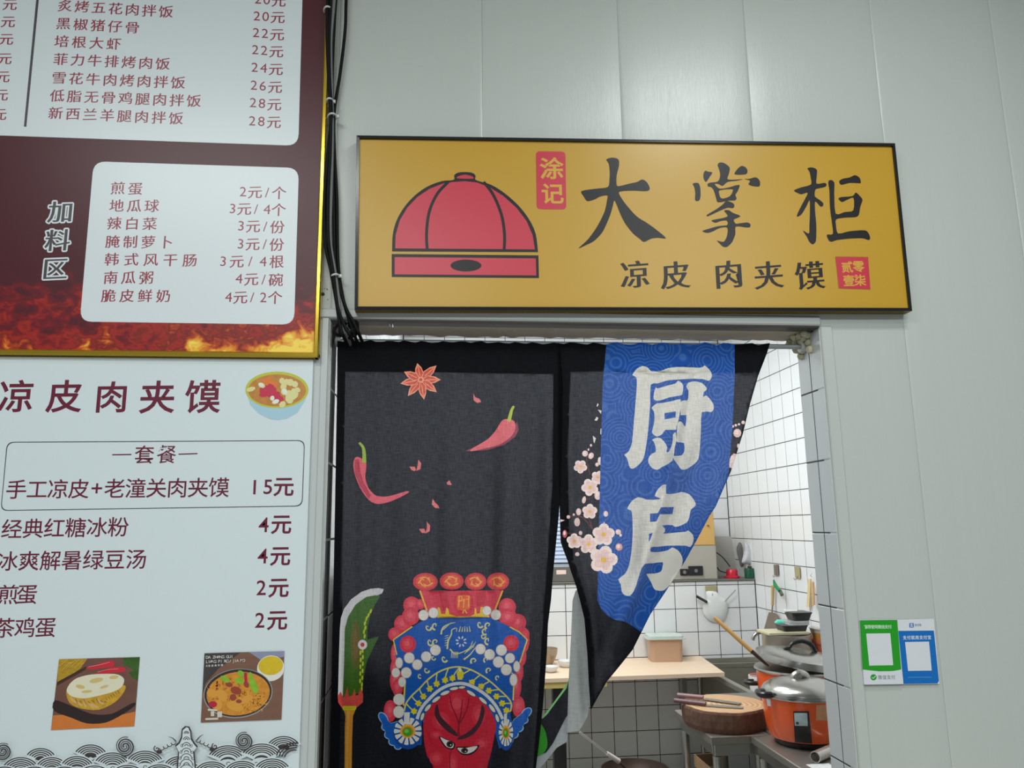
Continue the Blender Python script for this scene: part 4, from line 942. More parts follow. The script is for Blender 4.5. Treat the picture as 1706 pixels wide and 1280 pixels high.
# ear medallions and wing plumes
def wing(pts, base_poly):
    for x, y, rx, ry, a in pts: ly([m2_(ell(x, y, rx+9, ry+9, 14, a))], (150, 186, 222))
    ly([m2_(base_poly)], (150, 186, 222))
    for x, y, rx, ry, a in pts: ly([m2_(ell(x, y, rx, ry, 14, a))], (28, 98, 186))
    c_x = sum(p[0] for p in base_poly)/len(base_poly); c_y = sum(p[1] for p in base_poly)/len(base_poly)
    ly([m2_([(c_x+(x-c_x)*.96, c_y+(y-c_y)*.96) for x, y in base_poly])], (24, 88, 172))
wing([(112, 590, 34, 60, -.6), (140, 680, 40, 34, 0), (170, 760, 40, 36, 0), (212, 830, 40, 34, 0), (262, 870, 34, 34, 0)], [(110, 560), (190, 640), (260, 620), (360, 700), (420, 850), (330, 885), (240, 890), (180, 830), (140, 760), (112, 680), (85, 610)])
wing([(1568, 535, 34, 56, .8), (1535, 610, 44, 32, 0), (1490, 690, 40, 34, 0), (1440, 755, 38, 34, 0), (1395, 810, 30, 40, 0)], [(1570, 500), (1480, 570), (1440, 600), (1380, 700), (1360, 880), (1400, 850), (1450, 790), (1500, 720), (1545, 650), (1595, 560)])
for cx, cy, sx in ((362, 722, 1.), (1358, 735, .52)):
    ly([m2_(ell(cx, cy+20, 150*sx, 165, 20))], (26, 70, 150))
    for k in range(13):
        a = k*2*math.pi/13+.24; ca, sa = math.cos(a), math.sin(a)
        ly([m2_([(cx+sx*(60*ca-9*sa), cy+60*sa+9*ca), (cx+sx*(136*ca-24*sa), cy+136*sa+24*ca), (cx+sx*(142*ca), cy+142*sa), (cx+sx*(136*ca+24*sa), cy+136*sa-24*ca), (cx+sx*(60*ca+9*sa), cy+60*sa-9*ca)])], (212, 212, 204))
    ly([m2_([(cx+sx*(-40), cy-70), (cx+sx*(-36), cy-190), (cx+sx*20, cy-192), (cx+sx*16, cy-70)])], (212, 212, 204))
    ly([m2_(ell(cx, cy, 78*sx, 70, 18))], (226, 170, 54)); ly([m2_(ell(cx, cy+4, 60*sx, 54, 16))], (210, 120, 50)); ly([m2_(ell(cx-3, cy+8, 48*sx, 45, 16))], (72, 150, 40)); ly([m2_(ell(cx-12*sx, cy, 24*sx, 20, 10))], (126, 190, 84))
zt = at(700, 620, YC).z; zh = at(700, 568, YC).z
def fold(x, z, x0, w, a): return a*math.exp(-((x-x0)/w)**2)
def depthL(x, z):
    d = min(1, max(0, (zt+.06-z)/.35))
    y = YC+.0060*math.sin(x*31+.6+.4*z)*d+.0042*math.sin(x*57+z*3)*d+.0018*math.sin(x*140)*min(1, max(0, 1-(zt-z)/.12))
    y -= .004*max(0, min(1, (x-.25)/.02))
    y += fold(x, z, -.165+.01*(zt-z), .014, -.012)*d + fold(x, z, .235-.06*(zt-z), .016, -.016)*d + fold(x, z, .262-.03*(zt-z), .012, .012)*d + fold(x, z, .19-.1*(zt-z), .018, .010)*d + fold(x, z, -.105-.02*(zt-z), .012, .009)*d + fold(x, z, .02-.03*(zt-z), .015, -.008)*d + fold(x, z, .135-.02*(zt-z), .014, -.009)*d
    y += fold(x, z, .075, .012, -.006)*min(1, max(0, (1.50-z)/.1))*max(0, min(1, (z-1.05)/.2))
    return y
hx0 = at(575, 700, YC).x; hx1 = at(921, 700, YC).x
def thinL(x, z):
    if z > zt or x < hx0+.000*(z) or x > hx1-(1.9-z)*.02*(z < 1.7): return HEM
    return THIN
# hem seams as layer boundaries so that the change of thickness follows a straight line
seamL = ssub([(575, 618.5), (922, 623), (921, 800), (912, 940), (906, 1020), (898, 1150), (880, 1400), (562, 1400), (568, 1180), (572, 900)], 3)
build_cloth('cloth', outL, [(seamL, BLK, False), ([(x+.6, y+.9) for x, y in seamL[:0]] or [(577, 620), (920, 624.5), (919, 800), (910, 940), (904, 1020), (896, 1150), (878, 1398), (564, 1398), (570, 1180), (574, 900)], BLK, False)]+LL, depthL, cl, (26, 26, 30), lambda x, z: (HEM if not inside((x, z), SEAML) else THIN), label=None) if False else None
SEAML = [(lambda q: (q.x, q.z))(at(px, py, YC)) for px, py in seamL]
build_cloth('cloth', outL, [(seamL, BLK, False)]+LL, depthL, cl, (13, 13, 16), lambda x, z: THIN if inside((x, z), SEAML) else HEM)

# ---------- right cloth
cr_ = thing('door_curtain', tuple(gz(1080, 1280, YC)), 'black and blue door curtain with large white lettering, swept to the left, right half', 'curtain', 'curtain halves in the doorway')
topR = [(929+(1283-929)*i/36, 572+1.6*i/36+1.8*math.sin(i*1.7)+rnd.uniform(-1.2, 1.2)) for i in range(37)]
redge = [(1278, 588), (1263, 627), (1250, 672), (1237.6, 723), (1217.9, 785), (1192.5, 844), (1182, 860), (1161, 900), (1139, 939), (1109.7, 985), (1083.5, 1024), (1054, 1083), (1030, 1113), (1011, 1136), (996, 1162), (984, 1184)]
ledge_ = [(981, 1140), (978.5, 1090), (973.5, 1031), (966, 1000), (960, 978), (952, 955), (945.6, 935), (938, 915), (934, 903), (933, 870), (932.5, 855), (930, 760), (929, 660)]
outR = topR+redge+ledge_
LL = []
zf = lambda p: Z(930, 660, 5.82, p); zg2 = lambda p: Z(930, 840, 9.143, p); z6b = lambda p: Z(1180, 540, 3.554, p)
PK, PKL = (236, 200, 196), (244, 222, 214)
def flower(f, cx, cy, r, rot=0., core=True, sq=1.):
    for k in range(5):
        a = rot+k*2*math.pi/5; ly([f(ell(cx+r*.56*math.cos(a)*sq, cy+r*.56*math.sin(a), r*.46*sq, r*.46, 12))], PKL)
    for k in range(5):
        a = rot+k*2*math.pi/5; ly([f(ell(cx+r*.46*math.cos(a)*sq, cy+r*.46*math.sin(a), r*.30*sq, r*.30, 9))], PK)
    ly([f(ell(cx, cy, r*.30*sq, r*.30, 10))], (238, 192, 186))
    if core: ly([f(ell(cx, cy, r*.2*sq, r*.2, 8))], (226, 190, 70))
def bud(f, x, y, rx, ry, a=0., c=PK): ly([f(ell(x, y, rx, ry, 10, a))], c); ly([f(ell(x-rx*.15, y-ry*.2, rx*.55, ry*.55, 7, a))], PKL)
BR = (92, 52, 54)
ly([zf(stroke([(318, 480), (290, 530), (275, 600), (285, 680), (310, 760)], 6, 3, 12)), zf(stroke([(240, 1150), (290, 1180), (330, 1280)], 8, 3, 14)), zf(stroke([(260, 1000), (330, 985), (380, 900)], 7, 2)), zg2(stroke([(150, 195), (300, 180), (400, 230), (520, 380)], 10, 3, 24)), zg2(stroke([(290, 765), (320, 640), (350, 470)], 10, 3)), zg2(stroke([(130, 440), (200, 450)], 8, 1))], BR)
ly([zf([(372, 100), (382, 68), (392, 85), (378, 104)]), zf([(384, 132), (420, 142), (414, 174), (404, 160)]), zf([(352, 235), (372, 200), (390, 215), (375, 240)]), zf([(410, 320), (424, 312), (420, 375), (408, 370)]), zf([(336, 385), (366, 410), (350, 460), (342, 440)])], (226, 216, 210))
flower(zf, 215, 685, 66, .3); bud(zf, 260, 558, 29, 30); bud(zf, 318, 580, 26, 33, .4); bud(zf, 318, 478, 11, 14); bud(zf, 293, 520, 9, 12)
flower(zf, 385, 790, 66, .1); flower(zf, 308, 885, 84, .5); bud(zf, 384, 965, 34, 44); bud(zf, 250, 1008, 19, 36, .2); bud(zf, 376, 665, 18, 20); bud(zf, 404, 630, 22, 40); flower(zf, 305, 1120, 74, 1.0)
bud(zg2, 310, 118, 40, 55); bud(zg2, 288, 275, 45, 68); bud(zg2, 155, 197, 28, 28); bud(zg2, 237, 162, 19, 19); ly([zg2([(32, 232), (100, 248), (34, 276)])], PK); bud(zg2, 100, 455, 36, 62, 0, (196, 96, 106)); bud(zg2, 340, 442, 28, 34); bud(zg2, 290, 765, 34, 32)
flower(zg2, 245, 565, 118, .9)
# right of the blue field
for x, y, r in ((145, 606, 8), (163, 600, 8), (182, 594, 7), (207, 583, 11)): bud(z6b, x, y, r, r)
bud(z6b, 172, 646, 24, 26); bud(z6b, 178, 722, 8, 14); bud(z6b, 146, 810, 22, 46, .3)
BF = [(1011, 566), (1224, 568), (1224, 624), (1220.5, 709), (1213, 800), (1190, 852), (1168, 890), (1139, 941), (1100, 1000), (1072, 1046), (1067, 1053), (1055, 1044), (1041, 1036), (1024, 1033), (1011, 1025), (1001, 1014), (995, 1000), (998, 872), (1000.5, 765), (1004, 640)]
BLUE = (30, 78, 158)
LL.append((ssub(BF, 3), BLUE, True))
ly([zg2(stroke([(905, 460), (860, 560), (790, 640)], 9, 3)), zg2(stroke([(940, 510), (900, 590), (830, 640)], 7, 3)), zg2(stroke([(930, 640), (820, 650), (740, 630), (600, 660)], 9, 3))], (48, 96, 120))
flower(zg2, 462, 612, 150, .95); flower(zg2, 690, 468, 172, -.25); flower(zg2, 690, 850, 215, 1.2)
bud(zg2, 725, 150, 36, 46); bud(zg2, 698, 300, 12, 26); bud(zg2, 915, 425, 44, 42); bud(zg2, 950, 475, 20, 24); bud(zg2, 925, 655, 54, 58, 0, (226, 160, 158))
CH_ = (212, 208, 200)
zc1 = lambda p, s=1: Z(1030, 590, 6.094, smooth(p, 2) if s else p); zc2 = lambda p, s=1: Z(1010, 790, 5.817, smooth(p, 2) if s else p)
ly([zc1([(143, 212), (190, 150), (245, 122), (300, 138), (335, 175), (430, 172), (500, 145), (600, 132), (740, 135), (820, 140), (862, 130), (878, 115), (930, 165), (952, 215), (935, 262), (912, 272), (860, 255), (740, 252), (600, 260), (500, 268), (400, 300), (330, 312), (325, 500), (310, 700), (295, 850), (268, 1020), (240, 1090), (190, 1140), (150, 1165), (118, 1155), (100, 1100), (85, 1050), (62, 1025), (105, 990), (140, 900), (158, 700), (175, 500), (188, 330), (187, 255), (168, 225)]),
    zc1([(380, 338), (400, 350), (500, 320), (580, 300), (608, 270), (650, 300), (660, 340), (652, 400), (636, 420), (520, 440), (450, 465), (395, 475), (362, 460), (360, 410)]),
    zc1([(395, 500), (440, 498), (560, 475), (632, 460), (630, 560), (610, 680), (590, 740), (585, 770), (480, 770), (450, 810), (400, 838), (360, 820), (343, 790), (360, 720), (368, 650), (362, 580), (338, 550), (365, 520)]),
    zc1([(400, 848), (440, 862), (480, 910), (498, 950), (490, 995), (515, 990), (545, 920), (555, 860), (555, 820), (583, 795), (590, 880), (572, 950), (568, 1000), (550, 1080), (500, 1120), (440, 1150), (395, 1178), (340, 1155), (305, 1100), (310, 1050), (345, 1010), (380, 995), (378, 940), (360, 890), (345, 870)]),
    zc1([(690, 330), (715, 290), (780, 278), (850, 295), (898, 345), (890, 370), (868, 390), (862, 440), (890, 420), (930, 455), (965, 510), (970, 550), (945, 590), (850, 590), (840, 750), (832, 900), (822, 1030), (800, 1090), (740, 1140), (690, 1170), (640, 1172), (610, 1130), (570, 1080), (558, 1040), (580, 1035), (640, 1030), (670, 990), (668, 905), (600, 895), (592, 870), (600, 720), (620, 685), (650, 695), (680, 740), (692, 620), (634, 620), (638, 480), (700, 472), (712, 430), (712, 370)])], CH_)
LL.append((zc1([(470, 600), (585, 582), (582, 645), (470, 665)], 0), BLUE, True))
ly([zc2([(203, 335), (250, 260), (310, 225), (370, 240), (400, 250), (515, 245), (515, 232), (470, 212), (500, 150), (540, 110), (580, 103), (580, 190), (660, 190), (730, 175), (800, 195), (850, 250), (867, 305), (820, 345), (805, 420), (780, 470), (700, 508), (660, 510), (640, 495), (545, 498), (570, 530), (568, 560), (555, 578), (700, 565), (770, 560), (795, 548), (840, 590), (845, 650), (815, 708), (770, 695), (600, 695), (500, 705), (435, 710), (432, 755), (520, 755), (600, 738), (640, 712), (700, 745), (738, 810), (735, 880), (690, 980), (630, 1060), (560, 1128), (500, 1130), (465, 1115), (440, 1060), (400, 990), (392, 968), (470, 965), (530, 945), (545, 900), (547, 855), (450, 865), (380, 870), (345, 910), (320, 980), (290, 1080), (265, 1140), (230, 1180), (180, 1175), (150, 1140), (140, 1070), (118, 1020), (180, 970), (220, 890), (245, 750), (255, 600), (255, 480), (250, 380), (235, 350)])], CH_)
for hole in ([(425, 385), (500, 378), (530, 322), (655, 320), (642, 388), (520, 390), (485, 460), (425, 465)], [(415, 580), (450, 570), (425, 640), (412, 660)]): LL.append((zc2(hole, 0), BLUE, True))
def polyx(pts):
    w = [(lambda q: (q.z, q.x))(at(px, py, YC)) for px, py in pts]; w.sort(); return lambda z: float(np.interp(z, [a for a, _ in w], [b_ for _, b_ in w]))
crease = polyx([(1148, 575), (1147, 620), (1133, 690), (1125, 750), (1110, 810), (1092, 880), (1068, 960), (1050, 1010), (1020, 1080)])
cre2 = polyx([(1112, 575), (1108, 640), (1100, 700), (1092, 800), (1070, 900)])
cre3 = polyx([(1185, 575), (1190, 640), (1180, 720), (1140, 830), (1100, 920), (1050, 1040), (1000, 1150)])
cre4 = polyx([(962, 575), (956, 640), (950, 760), (952, 860), (985, 1000), (995, 1100)])
rEdge = polyx([(1283, 573)]+redge)
def depthR(x, z):
    d = min(1, max(0, (zt+.05-z)/.3)); c = crease(z); u = x-c
    y = YC+.004+.0025*max(0, min(1, (.315-x)/.02))*(1 if z > 1.63 else 0)+.0018*math.sin(x*130)*min(1, max(0, 1-(zt-z)/.12))
    # one-sided pleat: cloth rises slowly to the crease, then drops back
    y -= .040*math.exp(-max(0, -u)/.05)*(1 if u <= 0 else max(0, 1-u/.014))*(.12+.88*d)
    y -= fold(x, z, cre2(z), .012, .004) + 0
    y += fold(x, z, cre3(z), .024, .020)*d - fold(x, z, cre3(z)-.035, .014, .006)*d + .004*math.sin(x*70+z*6)*d
    y += fold(x, z, cre4(z), .010, .010)*d - fold(x, z, cre4(z)+.02, .012, .006)*d
    y += .9*max(0, u-.004)*min(1, max(0, (1.90-z)/.40))
    y += .02*max(0, (1.55-z))  # lower part drawn back into the kitchen
    return y
seamR = ssub([(950, 619), (1150, 622), (1300, 625), (1300, 1210), (1040, 1210), (978, 1190), (990, 1090), (985, 1031), (972, 978), (957, 935), (948, 880), (947, 760)], 4)
SEAMR = [(lambda q: (q.x, q.z))(at(px, py, YC)) for px, py in seamR]
build_cloth('cloth', outR, [(ssub([(950, 619), (1150, 622), (1264, 625), (1251, 672), (1238, 723), (1218, 785), (1193, 844), (1161, 900), (1139, 939), (1109, 985), (1083, 1024), (1054, 1083), (1011, 1136), (990, 1170), (991, 1090), (985, 1031), (972, 978), (957, 935), (948, 880), (947, 760)], 2), BLK, False)]+LL, depthR, cr_, (13, 13, 16), lambda x, z: (THIN if inside((x, z), SEAMR) else HEM)*(1 if x < rEdge(z)-.004 else .2)*(1-.85*min(1, max(0, (x-crease(z))/.03))*min(1, max(0, (1.66-z)/.14)))*(1-.5*min(1, max(0, (1.52-z)/.1))))
# reverse side of the same cloth (grey lining) and its twisted tail
def lin_(pts): return ssub(pts, 3)
def ribbon(name, pts, col, y0, amp, lays=(), label=None, thin=.35, dy=0):
    def dp(x, z): return y0+amp*math.sin(x*120+z*25)+amp*.6*math.sin(x*260)+dy*(1.55-z)
    return build_cloth(name, pts, list(lays), dp, cr_, col, lambda x, z: thin, grid=.009, label=label)
YL = .078
ribbon('lining', lin_([(958.8, 984.7), (953.8, 1001), (951.5, 1057), (947, 1139), (945.6, 1188), (945, 1221), (965.3, 1218), (978.5, 1195), (984, 1165), (988, 1100), (980, 1020), (966, 980)]), (150, 154, 152), YL, .0025, label='pale grey reverse side of the cloth', thin=.25)
ribbon('lining', lin_([(945.5, 1187), (941, 1196), (930, 1218), (921, 1239), (910, 1252), (896, 1259), (893, 1268), (893, 1290), (902, 1278), (915, 1262), (928, 1246), (945, 1236)]), (146, 150, 152), YL+.012, .002, label='pale grey reverse side of the cloth', thin=.25)
ribbon('cloth_tail', lin_([(948, 1132), (941, 1145), (926, 1166), (903.8, 1195), (897, 1210), (892, 1262), (910, 1254), (921, 1239), (932, 1217), (942.5, 1196), (948, 1188)]), (22, 22, 26), YL+.008, .002,
       lays=[([(949, 1128), (941, 1143), (926, 1164), (902, 1194), (904, 1198), (912, 1190), (928, 1168), (944, 1147)], (120, 176, 116), False), (Z(880, 1120, 8, smooth([(150, 700), (185, 712), (232, 800), (256, 930), (248, 1010), (195, 1090), (110, 1120), (100, 900)], 2)), (44, 128, 28), False)], thin=.15, label='black cloth with a green leaf print')
# rod
rz = at(1300, 577, YR).z-.001
t = thing('curtain_rod', (.33, YR, rz), 'thin grey rod across the doorway carrying both curtain halves', 'rod')
b = B(); b.tube([(WX0+.002, YR, rz), (WX1-.006, YR, rz)], .0058, 14); b.build('rod', mat('rod_grey', (150, 154, 158), rough=.35, metal=.3), t, smooth=True)
b = B(); b.tube([(WX1-.016, YR, rz), (WX1-.0045, YR, rz)], .013, 16); b.build('end_cap', mat('cap_pale', (186, 188, 184), rough=.4), t, smooth=True)
b = B(); b.tube([(WX0+.0045, YR, rz), (WX0+.016, YR, rz)], .013, 16); b.build('end_cap', mat('cap_pale', (186, 188, 184), rough=.4), t, smooth=True)

# ================================================================== the kitchen behind the doorway
m_steel = mat('steel', (176, 174, 168), rough=.28, metal=.85, var=.1, vscale=6)
m_steel_d = mat('steel_worn', (150, 146, 138), rough=.4, metal=.7, var=.2, vscale=9)
m_wood = mat('pine_board', (230, 206, 178), rough=.45, var=.10, vscale=5, aniso=(.6, 6, 6))
m_wood2 = mat('ply_edge', (206, 186, 110), rough=.5, var=.1, vscale=9)
m_orange = mat('cooker_orange', (232, 92, 38), rough=.22, var=.03, vscale=5, coat=.3)
m_lid = mat('lid_steel', (172, 170, 164), rough=.24, metal=.95)
m_blk = mat('black_plastic', (26, 26, 28), rough=.3)
m_cream = mat('cream', (214, 206, 190), rough=.4)
def px_r(a, b_, y): return abs(at(b_[0], b_[1], y).x-at(a[0], a[1], y).x)
ZT = .735
# wooden counter top on black posts
p1 = at(1167, 1096, 3.58)
t = thing('counter', (.8, 3.25, 0), 'pale pine counter top on black posts along the tiled back wall', 'counter')
b = B(); yF = atz(1207, 1121, ZT).y; xF = atz(1207, 1121, ZT).x
b.hull8([(LX+.02, yF-.01, ZT-.022), (xF, yF, ZT-.022), (1.79, BY-.008, ZT-.022), (LX+.02, BY-.008, ZT-.022)], [(LX+.02, yF-.01, ZT), (xF, yF, ZT), (1.79, BY-.008, ZT), (LX+.02, BY-.008, ZT)])
b.build('worktop', m_wood, t)
xe = at(1012, 1145, yF+.005).x
b = B(); b.box(LX+.02, xe, yF+.004, BY-.02, ZT-.058, ZT-.0225, c=.002); b.build('worktop_support', m_wood2, t)
for x in (at(932, 1200, yF+.04).x, -.05):
    b = B(); b.box(x-.036, x+.036, yF+.03, yF+.09, 0, ZT-.0585, c=.003); b.build('post', m_blk, t)
b = B(); b.box(1.63, 1.665, 3.52, 3.555, 0, ZT-.0225, c=.002); b.build('post', m_steel, t, label='steel post')
# tan box with clear lid
yb = atz(1112, 1104, ZT).y+.0
xa, xb2 = at(1087, 1100, yb).x, at(1142, 1100, yb).x
cx, w = (xa+xb2)/2, (xb2-xa); zt_ = at(1115, 1066, yb).z
t = thing('storage_box', (cx, yb+.09, ZT), 'tan storage box with clear plastic lid on the pine counter', 'box')
def rbox(b, cx, cy, hw, hd, z0, z1, r, taper=1., rot=-.10, n=5):
    def ring_(z, k):
        out = []
        for sx, sy, a0 in ((1, 1, 0), (-1, 1, math.pi/2), (-1, -1, math.pi), (1, -1, 1.5*math.pi)):
            for i in range(n+1):
                a = a0+math.pi/2*i/n; x = (sx*(hw-r)+r*math.cos(a))*k; y = (sy*(hd-r)+r*math.sin(a))*k
                out.append((cx+x*math.cos(rot)-y*math.sin(rot), cy+x*math.sin(rot)+y*math.cos(rot), z))
        return out
    return b.hull8(ring_(z0, taper), ring_(z1, 1.))
b = B(); rbox(b, cx, yb+.09, w/2, .085, ZT+.0005, zt_, .03, .94); b.build('body', mat('box_tan', (190, 156, 128), rough=.35), t, smooth=True)
b = B(); rbox(b, cx, yb+.09, w/2+.018, .10, zt_+.0005, zt_+.007, .03); rbox(b, cx, yb+.09, w/2+.004, .09, zt_+.0075, zt_+.02, .03, 1.)
b.build('lid', mat('clear_lid', (196, 208, 200), rough=.25, var=.1, vscale=30), t, smooth=True)
# pot and bowls at the left end
def bowl(name, px, py, R, h, y, m, label, z=ZT, cat='bowl', group=None, thick=.003, inner=None):
    c = at(px, py, y); c.z = z
    t = thing(name, tuple(c), label, cat, group); b = B()
    b.lathe(c, [(R*.45, .0005), (R*.55, .001), (R*.8, h*.35), (R*.95, h*.7), (R, h), (R-thick, h), (R*.92-thick, h*.7), (R*.76-thick, h*.38), (R*.4, thick+.002), (0, thick+.002)], 32, close=False)
    b.build('bowl', m, t, smooth=True); return t
m_bowl = mat('porcelain', (226, 228, 226), rough=.2)
yl = yF+.22
t = bowl('metal_basin', 908, 1100, .082, .10, yl+.22, mat('basin', (168, 150, 130), rough=.35, metal=.5), 'small metal basin on the left end of the pine counter', cat='basin')
bowl('white_bowl', 918, 1117, .045, .035, yl-.03, m_bowl, 'white bowl in front of the metal basin seen between the curtain halves', cat='bowl')
bowl('white_bowl', 943, 1108, .05, .04, yl+.12, m_bowl, 'white bowl right of the metal basin beside the grey curtain lining', cat='bowl')

# ledge: cabinet, grey control box, small things
yc = BY+.015
def L_(px, py): return at(px, py, yc)
zl0 = LEDGE+.0008
xr = L_(1194, 935).x; xl = L_(1085, 935).x; zmid = L_(1190, 908.5).z; ztop = L_(1190, 843).z
t = thing('control_box', ((xl+xr)/2, yc+.12, zl0), 'grey metal control box with two black sockets on the wall ledge', 'box')
b = B(); b.box(xl, xr, yc, yc+.26, zl0, zmid-.001, c=.003); b.build('body', mat('box_grey', (176, 172, 160), rough=.4), t)
for (x0, y0, x1, y1) in ((1147, 943, 1170, 959), (1133, 948, 1145.5, 959)):
    a, c = L_(x0, y1), L_(x1, y0); b = B(); b.box(a.x, c.x, yc-.012, yc-.0002, a.z, c.z, c=.003); so = b.build('socket', m_blk, t)
    b = B(); b.lathe(((a.x+c.x)/2, yc-.0125, (a.z+c.z)/2), [(0, 0), (.012, 0), (.012, .004)], 14, Matrix.Rotation(math.pi/2, 3, 'X')); b.build('dial', mat('dial', (120, 118, 112), rough=.3), so)
t = thing('wall_cupboard', ((xl+xr)/2, yc+.12, zmid), 'yellow wooden cupboard standing on the grey control box', 'cupboard')
b = B(); b.box(xl, xr-.004, yc-.002, yc+.27, zmid+.0005, ztop, c=.003); b.build('body', mat('cupboard_yellow', (214, 172, 100), rough=.4, var=.05, vscale=5), t)
b = B(); b.lathe((L_(1179, 876).x, yc-.0025, L_(1179, 876).z), [(0, 0), (.006, 0), (.006, .012), (0, .014)], 12, Matrix.Rotation(math.pi/2, 3, 'X')); b.build('screw', mat('screw', (130, 100, 60), rough=.4), t)
# grey sheet leaning behind
q0, q1 = at(1196, 960, BY2-.03), at(1222, 894, BY2-.03)
b = B(); b.hull8([(xr+.01, BY2-.10, zl0), (q1.x, BY2-.10, zl0), (q1.x, BY2-.09, zl0), (xr+.01, BY2-.09, zl0)], [(xr+.01, BY2-.022, q1.z), (q1.x, BY2-.022, q1.z), (q1.x, BY2-.012, q1.z), (xr+.01, BY2-.012, q1.z)])
tag(b.build('plastic_board', mat('board_grey', (190, 190, 184), rough=.4)), 'pale grey board leaning on the tiles behind the red bell cap', 'board')
y2 = BY+.09
def K(px, py, y=y2): return at(px, py, y)
t = thing('red_cap', (K(1221, 957).x, y2, zl0), 'round red bell shaped cap with a black cable on the wall ledge', 'cap')
b = B(); r = px_r((1209, 950), (1227, 950), y2)/2; zz0 = zl0; c = (K(1219, 950).x, y2, zz0); h = (K(1219, 943).z-zz0)*.72
b.lathe(c, [(r*1.35, .0005), (r*1.35, h*.18), (r*1.02, h*.3), (r*.98, h*.85), (r*.8, h), (0, h)], 24); b.build('cap', mat('red_plastic', (200, 34, 56), rough=.25), t, smooth=True)
b = B(); b.tube(opensm([K(1194, 921, y2-.02), K(1203, 928), K(1210, 936), K(1216, 944)]), .004, 8); b.tube(opensm([K(1195, 946, y2-.02), K(1199, 951), K(1207, 954), K(1213, 954)]), .004, 8); b.build('cable', m_blk, t, smooth=True)
t = thing('wall_hook', tuple(at(1233, 898, BY2-.02)), 'small hook on the upper tiles with two bags hanging from it', 'hook')
b = B(); q = at(1233, 897, BY2-.008); b.tube([q, q+Vector((0, -.02, 0)), q+Vector((0, -.03, -.012)), q+Vector((0, -.02, -.02))], .003, 8); b.build('hook', m_steel, t, smooth=True)
def sack(name, pts, y, d, m, label, cat):
    "soft hanging thing: outline extruded with bulging front"
    P3 = [at(px, py, y) for px, py in pts]; cx_ = sum(p.x for p in P3)/len(P3); cz_ = sum(p.z for p in P3)/len(P3)
    rings_ = [(1.0, 0), (1.0, -.2), (.82, -.75), (.5, -1.0)]
    vs = []; fs = []; n = len(P3)
    for k, yy in rings_: vs += [(cx_+(p.x-cx_)*k, y+yy*d, cz_+(p.z-cz_)*k) for p in P3]
    for j in range(len(rings_)-1):
        for i in range(n): fs.append((j*n+i, j*n+(i+1) % n, (j+1)*n+(i+1) % n, (j+1)*n+i))
    vs.append((cx_, y-d, cz_)); [fs.append((3*n+i, 3*n+(i+1) % n, 4*n)) for i in range(n)]; fs.append(tuple(range(n)))
    b = B(); b.add(vs, fs); return tag(b.build(name, m, None, smooth=True), label, cat)
sack('dark_cloth', smooth([(1231, 904), (1236, 908), (1237, 925), (1239, 942), (1234, 945), (1230, 930), (1227, 915)], 3), BY+.14, .02, mat('wipe_dark', (112, 112, 112), rough=.8, var=.2, vscale=60), 'dark grey cloth hanging behind the white bag above the ledge', 'cloth')
sack('plastic_bag', smooth([(1240, 903), (1246, 908), (1250, 912), (1253, 922), (1256, 934), (1254, 943), (1247, 941), (1236, 938), (1238, 926), (1240, 916)], 3), BY+.07, .03, mat('bag_white', (200, 202, 206), rough=.35, var=.15, vscale=60, bump=.6, bscale=60), 'crumpled white plastic bag hanging above the green bottle', 'bag')
t = thing('green_bottle', (K(1249, 957).x, y2-.055, zl0), 'dark green squat bottle at the right end of the wall ledge', 'bottle')
b = B(); r = px_r((1241, 950), (1256, 950), y2-.055)/2; c = (K(1249, 950, y2-.055).x, y2-.055, zl0)
b.lathe(c, [(r*1.15, .0005), (r*1.15, .055), (r*1.05, .066), (r*.6, .0675), (0, .068)], 20); b.build('bottle', mat('green_glass', (28, 84, 62), rough=.2), t, smooth=True)
b = B(); b.lathe(vadd(c, (0, 0, .0685)), [(r*.42, 0), (r*.42, .012), (0, .013)], 16); b.build('stopper', mat('stopper', (60, 62, 62), rough=.4), t, smooth=True)
# blinds and steel appliance seen through the slit between the curtain halves
t = thing('window_blind', (1.05, BY2-.01, 1.35), 'pale blue slatted blind on the back wall, seen in the slit of the curtain', 'blind')
x0, x1 = at(905, 900, BY2-.02).x, at(1000, 900, BY2-.02).x
b = B(); b.box(x0, x1, BY2-.0225, BY2-.0075, at(930, 845, BY2).z, at(930, 839, BY2).z, c=.002); b.build('head_rail', m_white, t)
zz = at(930, 846, BY2).z; k = 0; m_sl = mat('slat', (186, 202, 226), rough=.4)
while zz > at(930, 936, BY2).z:
    b = B(); b.hull8([(x0, BY2-.012, zz), (x1, BY2-.012, zz), (x1, BY2-.009, zz+.001), (x0, BY2-.009, zz+.001)], [(x0, BY2-.020, zz-.026), (x1, BY2-.020, zz-.026), (x1, BY2-.0175, zz-.026), (x0, BY2-.0175, zz-.026)]); b.build('slat', m_sl, t); zz -= .028; k += 1
ya = BY+.02
x0, x1 = at(880, 950, ya).x, at(985, 950, ya).x
t = thing('steel_cabinet', ((x0+x1)/2, ya+.1, LEDGE), 'low steel appliance with a pale label on the ledge behind the curtain slit', 'appliance')
b = B(); b.box(x0, x1, ya, ya+.3, zl0, at(930, 944, ya).z, c=.004); b.build('body', m_steel, t)
b = B(); q = at(927, 957.5, ya), at(943, 950, ya); b.box(q[0].x, q[1].x, ya-.002, ya-.0002, q[0].z, q[1].z, c=.0006); b.build('label_plate', mat('label_pink', (240, 214, 204), rough=.4), t)

